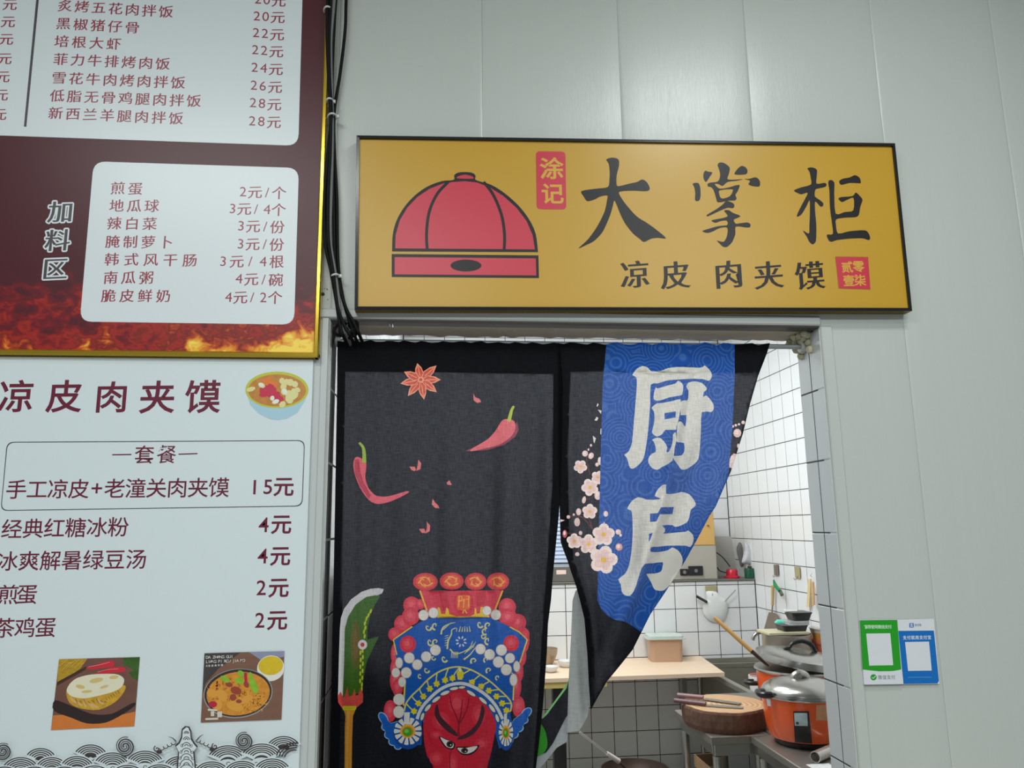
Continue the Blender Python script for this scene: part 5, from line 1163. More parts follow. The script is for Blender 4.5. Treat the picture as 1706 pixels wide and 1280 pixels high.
# things hanging on the back tiles
yw = BY-.007
def hookplate(px0, py0, px1, py1, y, m, label):
    a, c = at(px0, py1, y), at(px1, py0, y)
    t = thing('adhesive_hook', ((a.x+c.x)/2, y, a.z), label, 'hook'); b = B(); b.box(a.x, c.x, y-.004, y-.0003, a.z, c.z, c=.001); b.build('plate', m, t)
    b = B(); cx = (a.x+c.x)/2; b.tube([(cx, y-.004, a.z+.015), (cx, y-.014, a.z+.006), (cx, y-.024, a.z-.004), (cx, y-.03, a.z+.008)], .0025, 8); b.build('hook', m_steel, t, smooth=True); return t
m_khaki = mat('khaki_pad', (168, 160, 120), rough=.6)
hookplate(1175.5, 976, 1193, 991, yw, m_khaki, 'khaki adhesive hook on the back tiles holding the frosted bag')
sack('frosted_bag', smooth([(1176, 986), (1192, 986), (1200, 994), (1210, 1000), (1212, 1012), (1208, 1030), (1198, 1037), (1182, 1034), (1172, 1022), (1171, 1006), (1178, 999)], 3), yw-.0055, .022, mat('frost', (226, 230, 228), rough=.5, var=.03, vscale=20), 'frosted plastic bag holding two utensils on the back tiles', 'bag')
t = thing('cleaver', tuple(at(1169, 998, yw-.03)), 'dark handled cleaver sticking out left of the frosted bag', 'utensil')
b = B(); b.tube([at(1160, 993.5, yw-.03), at(1178, 1003.5, yw-.03)], .011, 10, flat=.6); b.build('handle', m_blk, t, smooth=True)
t = thing('skewer', tuple(at(1218, 992, yw-.03)), 'thin steel skewer sticking out right of the frosted bag', 'utensil')
b = B(); b.tube([at(1208, 1002, yw-.03), at(1225.5, 983.5, yw-.03)], .004, 8); b.build('rod', m_steel, t, smooth=True)

# right wall: plates, hooks and tools
xw = RX-.007
def X_(px, py, d=0): return atx(px, py, xw-d)
def rplate(quad, m, label, hooks=True):
    P4 = [X_(*q) for q in quad]; c = P4[2]
    t = thing('adhesive_hook', tuple(c), label, 'hook'); b = B(); b.slab([p+Vector((-.0003, 0, 0)) for p in P4], (-1, 0, 0), .004); b.build('plate', m, t)
    b = B(); mid = (P4[2]+P4[3])/2; b.tube([mid+Vector((-.005, 0, .012)), mid+Vector((-.012, 0, -.004)), mid+Vector((-.024, 0, -.01)), mid+Vector((-.028, 0, .002))], .0025, 8); b.build('hook', m_steel, t, smooth=True)
rplate([(1290, 941), (1297, 941), (1298, 959), (1291, 959)], mat('brown_pad', (122, 112, 104), rough=.5), 'brown adhesive hook on the side tiles holding the spatula')
rplate([(1324, 944), (1333, 945), (1334, 964), (1326, 963)], m_khaki, 'empty khaki adhesive hook on the side tiles near the door jamb')
t = thing('spatula', tuple(X_(1285, 1050, .02)), 'wide steel spatula with wooden handle hanging on the side tiles', 'spatula')
b = B(); b.tube([X_(1287.5, 976, .02), X_(1287, 1008, .02)], .010, 12, rs=[.011, .009]); b.build('handle', mat('handle_wood', (206, 176, 118), rough=.5, var=.1, vscale=30), t, smooth=True)
b = B(); b.tube([X_(1287, 1008, .02), X_(1286, 1022, .015)], .005, 8); b.build('neck', m_steel, t, smooth=True)
b = B(); b.slab([X_(*q, .012) for q in ((1281.5, 1020), (1292, 1022), (1297, 1026), (1298, 1056), (1290, 1054), (1273, 1050))], (-1, 0, 0), .003); b.build('blade', mat('blade_brown', (150, 134, 118), rough=.4, metal=.4, var=.15, vscale=20), t)
t = thing('scraper', tuple(X_(1295, 985, .03)), 'green handled scraper hanging beside the spatula on the side tiles', 'scraper')
b = B(); b.tube([X_(1289, 967, .035), X_(1292, 976, .035), X_(1300, 986, .035)], .012, 12, rs=[.008, .021, .018], flat=.6); b.build('handle', mat('green_plastic', (36, 140, 84), rough=.3), t, smooth=True)
b = B(); b.tube([X_(1300, 986, .035), X_(1303, 992, .035)], .011, 10, flat=.6); b.build('tip', mat('tip_grey', (84, 84, 80), rough=.5), t, smooth=True)
t = thing('tongs', tuple(X_(1354, 1010, .02)), 'yellowish wooden tongs hanging on the side tiles next to the jamb', 'tongs')
b = B(); b.slab([X_(*q, .01) for q in ((1348, 965), (1352, 965), (1349.5, 1012), (1345, 1012))], (-1, 0, 0), .006); b.build('arm', mat('tong_wood', (224, 204, 150), rough=.5), t)
b = B(); b.slab([X_(*q, .02) for q in ((1352.5, 970), (1356.5, 970), (1358, 1008), (1354, 1010))], (-1, 0, 0), .006); b.build('arm', mat('tong_wood2', (206, 172, 122), rough=.5), t)
b = B(); q = X_(1353, 962, .015); b.tube([q, q+Vector((-.01, 0, .01)), q+Vector((0, 0, .02))], .002, 6); b.build('loop', m_steel, t)

# ---------- steel sink along the right wall
ZS = .69; SX0, SX1, SY0, SY1 = atz(1240, 1150, ZS).x, RX-.012, 2.63, BY-.012
t = thing('sink', ((SX0+SX1)/2, (SY0+SY1)/2, 0), 'long stainless steel sink against the side tiles below the spatula', 'sink')
m_sink = mat('sink_steel', (160, 158, 146), rough=.35, metal=.6, var=.15, vscale=5)
b = B(); w = .035
b.box(SX0, SX0+w, SY0, SY1, ZS-.03, ZS, c=.002); b.box(SX1-w, SX1, SY0, SY1, ZS-.03, ZS, c=.002); b.box(SX0+w, SX1-w, SY0, SY0+w, ZS-.03, ZS, c=.002); b.box(SX0+w, SX1-w, SY1-w, SY1, ZS-.03, ZS, c=.002); b.box(1.80, SX1, SY1-.008, SY1, ZS+.0003, ZS+.03, c=.002); b.build('rim', m_sink, t)
b = B(); b.box(SX0+w-.004, SX0+w, SY0+w, SY1-w, ZS-.28, ZS-.0305); b.box(SX1-w, SX1-w+.004, SY0+w, SY1-w, ZS-.28, ZS-.0305); b.box(SX0+w, SX1-w, SY0+w-.004, SY0+w, ZS-.28, ZS-.0305); b.box(SX0+w, SX1-w, SY1-w, SY1-w+.004, ZS-.28, ZS-.0305); b.box(SX0+w-.004, SX1-w+.004, SY0+w-.004, SY1-w+.004, ZS-.285, ZS-.2802); b.build('basin', m_sink, t)
for x in (SX0+.02, SX1-.03):
    for y in (SY0+.02, SY1-.05):
        b = B(); b.tube([(x+.002, y, 0), (x+.002, y, ZS-.0305)], .014, 10); b.build('leg', m_steel, t, smooth=True)
t = thing('faucet', tuple(atx(1272, 1080, RX-.03)), 'curved chrome faucet over the sink, in front of the back tiles', 'faucet')
fy = at(1262, 1060, 2.95)
b = B(); b.tube(opensm([at(1276, 1088, 2.95), at(1274, 1062, 2.95), at(1270, 1054, 2.95), at(1262, 1055, 2.95), at(1256.5, 1060, 2.95), at(1254, 1067, 2.95)]), .011, 12); b.build('spout', m_lid, t, smooth=True)
b = B(); q = at(1276, 1088, 2.95); b.tube([q, (q.x, q.y, ZS-.005)], .012, 12); b.tube([(q.x, q.y, .82), (RX-.008, q.y, .82)], .01, 10); b.build('riser', m_steel_d, t, smooth=True)
# plastic tubs in the sink
t = thing('white_tub', tuple(at(1258, 1150, 2.62)), 'white plastic tub with a red rim seen left of the orange cookers', 'tub')
c = at(1262, 1162, 2.76); R = .062; c.x = max(c.x, SX0+.035+.075); zb_t = ZS-.2795
b = B(); zt1 = at(1258, 1126, 2.76).z
b.lathe((c.x, c.y, zb_t), [(R*.85, 0), (R, zt1-zb_t-.02), (R*1.06, zt1-zb_t-.018), (R*1.06, zt1-zb_t), (R*.96, zt1-zb_t), (R*.9, zt1-zb_t-.05), (0, zt1-zb_t-.05)], 28, close=False); b.build('tub', m_bowl, t, smooth=True)
b = B(); b.tube([(c.x+R*.9*math.cos(a), c.y+R*.9*math.sin(a), zt1+.001) for a in [i*math.pi/10 for i in range(21)]], .004, 6); b.build('rim_band', mat('rim_red', (196, 110, 100), rough=.4), t, smooth=True)

# ---------- steel tables
def table(name, x0, x1, y0, y1, z, label, rim=.035, legs=None):
    t = thing(name, ((x0+x1)/2, (y0+y1)/2, 0), label, 'table')
    b = B(); b.box(x0, x1, y0, y1, z-rim, z, c=.003); b.build('table_top', m_steel_d, t)
    b = B(); b.box(x0+.02, x1-.02, y0+.02, y0+.045, z-rim-.05, z-rim-.0005, c=.003); b.box(x0+.02, x0+.045, y0+.046, y1-.02, z-rim-.05, z-rim-.0005, c=.003); b.build('rail', m_steel, t)
    for x in (x0+.035, x1-.04):
        for y in (y0+.035, y1-.04):
            b = B(); b.tube([(x, y, 0), (x, y, z-rim-.051)], .019, 12); b.build('leg', m_steel, t, smooth=True)
    b = B(); b.box(x0+.06, x1-.06, y0+.06, y1-.06, .30, .315, c=.002); b.build('shelf', m_steel_d, t)
    return t
TZ = .70
table('block_table', 1.20, 1.465, 1.795, 2.30, TZ, 'narrow steel table carrying the round chopping block')
table('cooker_table', 1.47, RX-.012, 1.795, 2.62, TZ, 'steel table behind the front cooker, carrying the second orange cooker and pots')
ct = table('low_table', 1.375, RX-.012, .85, 1.79, TZ-.0, 'steel table right behind the door jamb, carrying the front orange cooker', rim=.03)
# crate under the block table
t = thing('wooden_crate', (1.33, 2.03, .316), 'light wooden crate on the lower shelf under the chopping block', 'crate')
zc0 = .3155; mcr = mat('crate_wood', (176, 142, 104), rough=.7, var=.2, vscale=20)
for k in range(3):
    b = B(); b.box(1.27, 1.395, 1.87, 1.882, zc0+.002+k*.07, zc0+.058+k*.07, c=.002); b.build('plank', mcr, t)
    b = B(); b.box(1.27, 1.395, 2.218, 2.23, zc0+.002+k*.07, zc0+.058+k*.07, c=.002); b.build('plank', mcr, t)
    b = B(); b.box(1.262, 1.2695, 1.87, 2.23, zc0+.002+k*.07, zc0+.058+k*.07, c=.002); b.build('plank', mcr, t)
b = B(); b.box(1.2705, 1.395, 1.883, 2.217, zc0+.0005, zc0+.012); b.build('base', mcr, t)

# chopping block
cl_, cr2 = at(1139, 1182, 1.985), at(1280, 1182, 2.02)
Rb = .190; cc = Vector((cl_.x+Rb, 1.985, TZ+.0008))
hb = at(1210, 1190, 1.985-Rb).z-TZ
print('block', cc, Rb, hb)
t = thing('chopping_block', tuple(cc), 'thick round chopping block with rough dark bark on the steel table', 'chopping block')
m_bark = mat('bark', (98, 70, 54), rough=.9, var=.75, vscale=34, bump=1., bscale=50, aniso=(1, 1, .5))
m_cut = bpy.data.materials.new('block_top'); m_cut.use_nodes = True
nt = m_cut.node_tree; tc = nt.nodes.new('ShaderNodeTexCoord'); mp = nt.nodes.new('ShaderNodeMapping'); mp.inputs['Location'].default_value = (-.03, .02, 0)
wv = nt.nodes.new('ShaderNodeTexWave'); wv.wave_type = 'RINGS'; wv.rings_direction = 'Z'; wv.inputs['Scale'].default_value = 14; wv.inputs['Distortion'].default_value = 2.5; wv.inputs['Detail'].default_value = 2
rp = nt.nodes.new('ShaderNodeValToRGB'); rp.color_ramp.elements[0].color = (*lin((172, 134, 98)), 1); rp.color_ramp.elements[1].color = (*lin((204, 170, 128)), 1)
nt.links.new(tc.outputs['Object'], mp.inputs[0]); nt.links.new(mp.outputs[0], wv.inputs['Vector']); nt.links.new(wv.outputs['Fac'], rp.inputs[0]); nt.links.new(rp.outputs[0], nt.nodes['Principled BSDF'].inputs['Base Color']); nt.nodes['Principled BSDF'].inputs['Roughness'].default_value = .6
rnd = random.Random(2); n = 64
wob = [1+.02*math.sin(3*i*2*math.pi/n+1)+.014*math.sin(7*i*2*math.pi/n)+rnd.uniform(-.008, .008) for i in range(n)]
vs = []; fs = []
for z, k in ((0, .93), (hb*.25, .985), (hb*.6, 1.), (hb*.9, .995), (hb, .97)):
    for i in range(n):
        a = 2*math.pi*i/n; rr = Rb*k*wob[i]*(1+rnd.uniform(-.008, .008)*(0 < z < hb)); vs.append((cc.x+rr*math.cos(a), cc.y+rr*math.sin(a), cc.z+z))
for k in range(4):
    for i in range(n): fs.append((k*n+i, k*n+(i+1) % n, (k+1)*n+(i+1) % n, (k+1)*n+i))
fs.append(tuple(range(n))[::-1]); fs.append(tuple(range(4*n, 5*n)))
b = B(); b.add(vs, fs); b.build('bark', m_bark, t)
b = B(); b.add([(cc.x+Rb*.965*wob[i]*math.cos(2*math.pi*i/n)*k, cc.y+Rb*.965*wob[i]*math.sin(2*math.pi*i/n)*k, cc.z+hb+zz_) for k, zz_ in ((1, .0003), (.99, .0025), (.45, .001)) for i in range(n)], [(j*n+i, j*n+(i+1) % n, (j+1)*n+(i+1) % n, (j+1)*n+i) for j in range(2) for i in range(n)]+[tuple(range(2*n, 3*n))]); b.build('cut_face', m_cut, t)
# two cleavers lying on it
ztp = TZ+hb+.004
def onz(px, py, z): return atz(px, py, z)
def knife(hp0, hp1, bp, z, label, hm):
    t = thing('cleaver', tuple(onz(*hp0, z)), label, 'knife')
    A0, A1, Bp = onz(*hp0, z), onz(*hp1, z), onz(*bp, z)
    b = B(); b.tube([A0+Vector((0, 0, .010)), A1+Vector((0, 0, .010))], .011, 12, flat=.8); b.build('handle', hm, t, smooth=True)
    d = (Bp-A1).normalized(); nrm = Vector((-d.y, d.x, 0)); w = .035
    b = B(); b.slab([A1-nrm*.008, Bp-nrm*.010, Bp+nrm*(w-.01), A1+nrm*w*.8], (0, 0, 1), .003); b.build('blade', m_steel_d, t)
    return t
m_kn = mat('handle_brown', (96, 62, 66), rough=.35)
knife((1124, 1171), (1176, 1177), (1238, 1181), ztp, 'cleaver with reddish brown handle, the nearer one on the chopping block', m_kn)
knife((1129, 1162), (1172, 1166), (1232, 1174), ztp+.002, 'cleaver with reddish brown handle, the farther one on the chopping block', mat('handle_brown2', (128, 92, 94), rough=.35))

# ---------- rice cookers
def cooker(xpx, y, lpx, ybot, ytop, ylid_edge, label, knob=True, z0=TZ):
    R = px_r((lpx, ytop), (xpx, ytop), y); c = Vector((at(xpx, ytop, y).x, y, z0+.0008))
    zt_ = at(xpx, ytop, y).z-c.z
    t = thing('rice_cooker', tuple(c), label, 'rice cooker')
    b = B(); b.lathe(c, [(R*.72, 0), (R*.74, .004), (R*.74, .019), (R*.70, .0195)], 48); b.build('base_ring', m_blk, t, smooth=True)
    b = B(); b.lathe(c, [(R*.70, .0200), (R*.84, .026), (R*.93, .06), (R*.975, .12), (R*.99, zt_-.012), (R*.99, zt_-.001), (R*.9, zt_-.0008)], 56, close=False); b.build('body', m_orange, t, smooth=True)
    b = B(); b.lathe(vadd(c, (0, 0, zt_)), [(R*.9, 0), (R*1.03, 0), (R*1.045, .006), (R*1.03, .014), (R*.9, .0145)], 56); b.build('rim', m_lid, t, smooth=True)
    return t, c, R, zt_
t, c1, R1, h1 = cooker(1336, 1.66, 1273.5, 1247, 1157, 1150, 'nearer orange rice cooker with domed steel lid, beside the door jamb')
print('cooker1', c1, R1, h1)
b = B(); L0 = vadd(c1, (0, 0, h1+.0145)); b.lathe(L0, [(R1*1.0, 0), (R1*.99, .008), (R1*.93, .022), (R1*.78, .036), (R1*.5, .047), (R1*.2, .052), (0, .053)], 56, close=False); lid = b.build('lid', m_lid, t, smooth=True)
b = B(); K0 = vadd(L0, (0, 0, .050))
b.tube(opensm([vadd(K0, (-.030, 0, -.004)), vadd(K0, (-.024, 0, .010)), vadd(K0, (0, 0, .019)), vadd(K0, (.024, 0, .010)), vadd(K0, (.030, 0, -.004))], 4), .011, 12, flat=1.6); b.build('knob', m_lid, lid, smooth=True)
# side handle, control panel, stickers on the near cooker
hd = at(1262, 1157, 1.62)
b = B(); zc1_ = at(1265, 1157, 1.62).z
b.tube(opensm([(c1.x-R1*.98, 1.60, zc1_), (c1.x-R1-.026, 1.602, zc1_), (c1.x-R1-.036, 1.625, zc1_), (c1.x-R1-.026, 1.66, zc1_), (c1.x-R1*.99, 1.665, zc1_)], 4), .012, 10, flat=1.3); b.build('side_handle', m_blk, t, smooth=True)
b = B(); b.tube(opensm([(c1.x+R1*.98, 1.60, zc1_), (c1.x+R1+.026, 1.602, zc1_), (c1.x+R1+.036, 1.625, zc1_), (c1.x+R1+.026, 1.66, zc1_), (c1.x+R1*.99, 1.665, zc1_)], 4), .012, 10, flat=1.3); b.build('side_handle', m_blk, t, smooth=True)
def bodyr(R, z, h):    # cooker radius at height z
    return R*float(np.interp(z, [.02, .026, .06, .12, h-.012, h], [.70, .84, .93, .975, .99, .99]))
def patch(name, quad, off, m, parent, cen, R, h, n=6):
    "small panel bent round the cooker body"
    g = []
    def hit(px, py):
        d = ray(px, py).normalized(); lo = None
        s_ = 1.
        for k in range(4000):
            p = CAM+d*s_; z = p.z-cen.z
            if 0 < z < h and math.hypot(p.x-cen.x, p.y-cen.y) <= bodyr(R, z, h)+off: return p
            s_ += .002
        return at(px, py, cen.y-R)
    vs = []; q = quad
    for j in range(n+1):
        for i in range(n+1):
            u, v = i/n, j/n
            x = (q[0][0]*(1-u)+q[1][0]*u)*(1-v)+(q[3][0]*(1-u)+q[2][0]*u)*v; y = (q[0][1]*(1-u)+q[1][1]*u)*(1-v)+(q[3][1]*(1-u)+q[2][1]*u)*v
            vs.append(hit(x, y))
    m_ = len(vs); inn = [Vector((cen.x+(p.x-cen.x)*(1-off/R*1.2-.012), cen.y+(p.y-cen.y)*(1-off/R*1.2-.012), p.z)) for p in vs]
    fs = [(j*(n+1)+i, j*(n+1)+i+1, (j+1)*(n+1)+i+1, (j+1)*(n+1)+i) for j in range(n) for i in range(n)]
    edge = list(range(n+1))+[(j+1)*(n+1)+n for j in range(n)]+[n*(n+1)+i for i in range(n-1, -1, -1)]+[j*(n+1) for j in range(n-1, 0, -1)]
    fs += [(edge[k], edge[(k+1) % len(edge)], edge[(k+1) % len(edge)]+m_, edge[k]+m_) for k in range(len(edge))]
    b = B(); b.add(vs+inn, fs); return b.build(name, m, parent, smooth=True)
zz7 = lambda x, y: (1100+x/5.687, 1130+y/5.687)
cpn = patch('control_panel', [zz7(1260, 318), zz7(1408, 318), zz7(1440, 622), zz7(1276, 612)], .006, m_blk, t, c1, R1, h1)
patch('display', [zz7(1268, 332), zz7(1392, 334), zz7(1398, 456), zz7(1275, 452)], .0085, mat('display', (176, 196, 200), rough=.2), cpn, c1, R1, h1)
patch('display_marks', [zz7(1285, 415), zz7(1310, 417), zz7(1311, 442), zz7(1286, 440)], .0095, i_grey, cpn, c1, R1, h1, 2)
patch('sticker', [zz7(1480, 235), zz7(1580, 225), zz7(1600, 405), zz7(1475, 400)], .0015, mat('stain', (206, 150, 104), rough=.6, var=.2, vscale=60), t, c1, R1, h1)
patch('sticker', [zz7(992, 125), zz7(1038, 130), zz7(1048, 270), zz7(1015, 262)], .0015, mat('sticker_white', (206, 206, 214), rough=.5, var=.2, vscale=80), t, c1, R1, h1)
t, c2, R2, h2 = cooker(1331, 2.08, 1264.5, 1200, 1116, 1110, 'farther orange rice cooker under a tilted wok lid')
print('cooker2', c2, R2, h2)
b = B(); zc2_ = TZ+.14; b.tube(opensm([(c2.x-R2*.9, 2.15, zc2_), (c2.x-R2-.02, 2.16, zc2_), (c2.x-R2-.02, 2.20, zc2_), (c2.x-R2*.9, 2.205, zc2_)], 4), .011, 10); b.build('side_handle', m_blk, t, smooth=True)
# wok lid lying askew on the second cooker
lc = Vector((c2.x+.008, c2.y-.005, c2.z+h2+.034)); TL = Matrix.Rotation(math.radians(7.5), 3, 'Y') @ Matrix.Rotation(math.radians(3), 3, 'X')
RL = R2*1.07
t = thing('wok_lid', tuple(lc), 'large shallow steel wok lid with black arched handle lying tilted on the farther cooker', 'lid')
b = B(); b.lathe(lc, [(RL*1.0, 0), (RL, .008), (RL*.97, .030), (RL*.88, .040), (RL*.6, .050), (RL*.25, .054), (0, .055)], 56, TL, close=False); b.build('lid', m_lid, t, smooth=True)
b = B(); hp = [lc+TL @ Vector(v) for v in ((-.085, 0, .050), (-.060, 0, .062), (-.045, 0, .082), (0, 0, .098), (.045, 0, .088), (.062, 0, .064), (.072, 0, .052))]
b.tube(opensm(hp, 4), .008, 10, flat=1.5); b.build('handle', m_blk, t, smooth=True)
# long ladle with a wooden handle leaning into the far cooker
t = thing('ladle', tuple(at(1262, 1095, 1.92)), 'long ladle with wooden handle leaning out of the farther cooker', 'ladle')
b = B(); A0, A1 = at(1190, 1029, 1.95), at(1252, 1085, 1.88); b.tube([A0, A0+(A1-A0)*.05, A1], .0085, 12, rs=[.006, .009, .010]); b.build('handle', mat('ladle_wood', (196, 150, 84), rough=.45, var=.1, vscale=30), t, smooth=True)
A2 = at(1270, 1101, 1.90)
b = B(); b.tube([A1, A2, at(1279, 1109, 1.95)], .007, 10, rs=[.0095, .008, .006]); b.build('shaft', mat('ladle_dark', (74, 66, 60), rough=.4, metal=.5), t, smooth=True)

# ---------- pot with black containers behind the cookers
yp = 2.445
pl = at(1272, 1058, yp); zp = at(1300, 1056, yp).z-TZ; Rp = .125; pc = Vector((pl.x+Rp, yp, TZ+.0008))
t = thing('steel_pot', tuple(pc), 'tall steel pot behind the cookers with a pale board on top', 'pot')
b = B(); b.lathe(pc, [(Rp*.96, 0), (Rp*.99, .01), (Rp, zp-.01), (Rp*1.03, zp-.004), (Rp*1.03, zp), (Rp*.98, zp), (Rp*.96, zp-.02), (Rp*.95, .01), (0, .01)], 44, close=False); b.build('body', mat('pot_steel', (170, 164, 152), rough=.35, metal=.6), t, smooth=True)
zz1 = TZ+zp+.0015
t = thing('pale_board', (pc.x, yp, zz1), 'narrow pale board laid across the steel pot', 'board')
b = B(); x0, x1 = at(1279, 1056, yp-.06).x, at(1346, 1060, yp-.06).x; b.box(x0, x1, yp-.08, yp+.08, zz1, zz1+.014, c=.002); b.build('board', mat('board_pale', (196, 190, 158), rough=.5), t)
zz2 = zz1+.0146
def tub(name, pxl, pxr, py_t, y, z, dd, m, label, taper=.8, lipm=None, hollow=True):
    a, c = at(pxl, py_t, y), at(pxr, py_t, y); cx = (a.x+c.x)/2; hw = (c.x-a.x)/2; h = max(.02, a.z-z)
    t = thing(name, (cx, y, z), label, 'container'); b = B()
    rbox(b, cx, y, hw*.96, dd/2*.96, z+.0003, z+h-.006, .015, taper, rot=0); b.build('body', m, t, smooth=True)
    b = B(); rbox(b, cx, y, hw, dd/2, z+h-.0058, z+h, .016, 1., rot=0); b.build('rim', lipm or m, t, smooth=True); return t, z+h
m_btub = mat('black_tub', (40, 38, 40), rough=.3)
_, zt2 = tub('black_container', 1297, 1339, 1041, yp-.0, zz2, .12, m_btub, 'black plastic food container on the pale board', .9)
_, zt3 = tub('clear_lid', 1308, 1342, 1036.5, yp+.0, zt2+.0006, .12, mat('milky', (206, 206, 206), rough=.2, trans=.2), 'milky plastic lid between the two black containers', 1.)
_, zt4 = tub('black_container', 1312, 1346, 1019.5, yp+.005, zt3+.0006, .12, m_btub, 'upper black plastic container with a white spoon, topmost behind the cookers', .78)
t = thing('white_spoon', tuple(at(1318, 1021, yp-.03)), 'white plastic spoon lying on the upper black container', 'spoon')
b = B(); q0, q1 = at(1306, 1018, yp-.03), at(1328, 1022, yp-.03); q0.z = max(q0.z, zt4+.006); q1.z = zt4+.0075
b.tube([q0, q0.lerp(q1, .3), q1], .006, 10, rs=[.010, .005, .005], flat=.6); b.build('spoon', m_bowl, t, smooth=True)
t = thing('teal_scoop', tuple(at(1300, 1037, yp-.07)), 'teal plastic scoop lying against the lower black container', 'scoop')
b = B(); b.tube([at(1291, 1038, yp-.07), at(1296, 1036, yp-.07), at(1302, 1036, yp-.07), at(1308, 1038, yp-.07)], .01, 12, rs=[.005, .013, .014, .006], flat=.5); b.build('scoop', mat('teal', (96, 206, 180), rough=.3), t, smooth=True)
# amber tub and the third cooker at the far right
_, z5_ = tub('amber_tub', 1344, 1372, 1050, yp-.02, at(1350, 1064, yp).z, .10, mat('amber_sauce', (206, 150, 72), rough=.2), 'clear tub of amber sauce at the right of the black containers', .95, mat('clear_rim', (214, 200, 170), rough=.2)) if False else (None, 0)
y3 = 2.44
c3 = at(1378, 1100, y3); R3 = .085; c3.x = max(c3.x, pc.x+Rp+R3+.012)
h3 = at(1358, 1066, y3).z-TZ
t = thing('orange_pail', (c3.x, y3, TZ), 'orange red pail at the far right behind the cookers', 'pail')
b = B(); b.lathe((c3.x, y3, TZ+.0008), [(R3*.85, 0), (R3*.98, h3-.02), (R3*1.04, h3-.018), (R3*1.04, h3), (0, h3)], 36); b.build('body', mat('pail_red', (204, 112, 84), rough=.35), t, smooth=True)
t = thing('sauce_tub', (c3.x-.01, y3, TZ+h3+.002), 'clear plastic tub of amber sauce standing on the orange pail', 'tub')
b = B(); zs = TZ+h3+.0015; hs = at(1358, 1049, y3).z-zs
b.lathe((c3.x-.01, y3, zs), [(R3*.78, 0), (R3*.85, hs*.7), (0, hs*.7)], 30); b.build('sauce', mat('amber_sauce', (206, 150, 72), rough=.2), t, smooth=True)
b = B(); b.lathe((c3.x-.01, y3, zs+hs*.7+.0003), [(R3*.85, 0), (R3*.9, hs*.35), (R3*.93, hs*.4), (R3*.93, hs*.45), (0, hs*.46)], 30); b.build('rim', mat('clear_rim', (220, 214, 200), rough=.15), t, smooth=True)

# ---------- foreground: steel tube and white card on the low table
t = thing('steel_tube', tuple(at(1360, 1262, 1.30)), 'short open steel tube lying on the low table in front of the nearer cooker', 'tube')
A0, A1 = atz(1358, 1262, TZ+.022), atz(1386, 1250, TZ+.022)
d = (A1-A0).normalized(); A1 = A0+d*.16; up_ = Vector((0, 0, 1)); sd = d.cross(up_)
n = 18; vs = []; fs = []
for P0, r in ((A0, .021), (A1, .021), (A1, .018), (A0, .018)):
    for i in range(n): a = 2*math.pi*i/n; vs.append(P0+sd*r*math.cos(a)+up_*r*math.sin(a))
for k in range(4):
    for i in range(n): fs.append((k*n+i, k*n+(i+1) % n, ((k+1) % 4)*n+(i+1) % n, ((k+1) % 4)*n+i))
b = B(); b.add(vs, fs); b.build('tube', mat('tube_steel', (200, 196, 190), rough=.25, metal=.7), t, smooth=True)
t = thing('white_card', tuple(atz(1372, 1277, TZ+.002)), 'white paper card on the low table below the steel tube', 'card')
a, c = atz(1357, 1284, TZ), atz(1383, 1273, TZ); b = B(); b.box(a.x, a.x+.09, a.y-.04, c.y, TZ+.0006, TZ+.0022, c=.0004); b.build('card', m_bowl, t)

# ---------- iron pot and ladle low in the doorway
yk = 2.25; ck = at(1058, 1290, yk); Rk = px_r((1003, 1285), (1112, 1285), yk)/2; zk = at(1058, 1280, yk+0).z
t = thing('iron_wok', (ck.x, yk, 0), 'dark iron wok on a round stove at the bottom of the doorway', 'wok')
b = B(); b.lathe((ck.x, yk, zk-.10), [(0, 0), (Rk*.5, .008), (Rk*.85, .05), (Rk, .10), (Rk*1.03, .10), (Rk*1.03, .096), (Rk*.88, .044), (Rk*.5, .002), (0, -.006)], 44, close=False); b.build('wok', mat('iron', (62, 46, 38), rough=.45, metal=.5, var=.2, vscale=20), t, smooth=True)
b = B(); b.lathe((ck.x, yk, 0), [(Rk*.8, 0), (Rk*.8, zk-.062), (Rk*.7, zk-.060)], 36); b.build('stove', m_blk, t, smooth=True)
t = thing('soup_ladle', tuple(at(1035, 1275, yk)), 'steel ladle with a white taped grip leaning out of the iron wok', 'ladle')
Y1, Y2 = yk-.05, yk-.02
b = B(); b.tube([at(965.5, 1220, Y1), at(1012, 1256, Y1+.01)], .0052, 10); b.build('shaft', m_steel, t, smooth=True)
b = B(); b.tube([at(1011, 1255, Y1+.01), at(1031, 1269, Y2)], .011, 12, rs=[.009, .013]); b.build('grip', mat('tape', (216, 206, 200), rough=.6), t, smooth=True)
b = B(); b.tube([at(1030, 1268, Y2), at(1045, 1283, Y2+.02)], .006, 10); b.build('shaft', mat('ladle_brown', (104, 84, 74), rough=.4, metal=.4), t, smooth=True)

# ================================================================== cables beside the menu board
m_cab = mat('cable_black', (12, 12, 14), rough=.6, spec=.15); m_tie = mat('tie_white', (206, 208, 206), rough=.4)
paths = [[(551, -6), (548, 60), (549, 130), (552, 188), (548, 240), (541, 320), (541, 400), (551, 450), (560, 500), (566, 540), (570, 556)],
         [(546, -6), (545, 60), (548, 140), (551, 188), (550, 250), (546, 330), (547, 400), (555, 455), (562, 510), (575, 545), (582, 556)],
         [(577, -6), (575, 50), (567, 120), (557, 186), (557, 250), (561, 330), (562, 400), (564, 450), (572, 500), (584, 540), (590, 558)],
         [(557, -6), (551, 70), (552, 150), (553, 186), (553, 250), (551, 330), (550, 400), (558, 455), (564, 500), (567, 535), (574, 554)],
         [(560, -6), (556, 60), (553, 140), (555, 188), (554, 260), (556, 350), (557, 410), (560, 455), (575, 510), (588, 535), (596, 552)]]
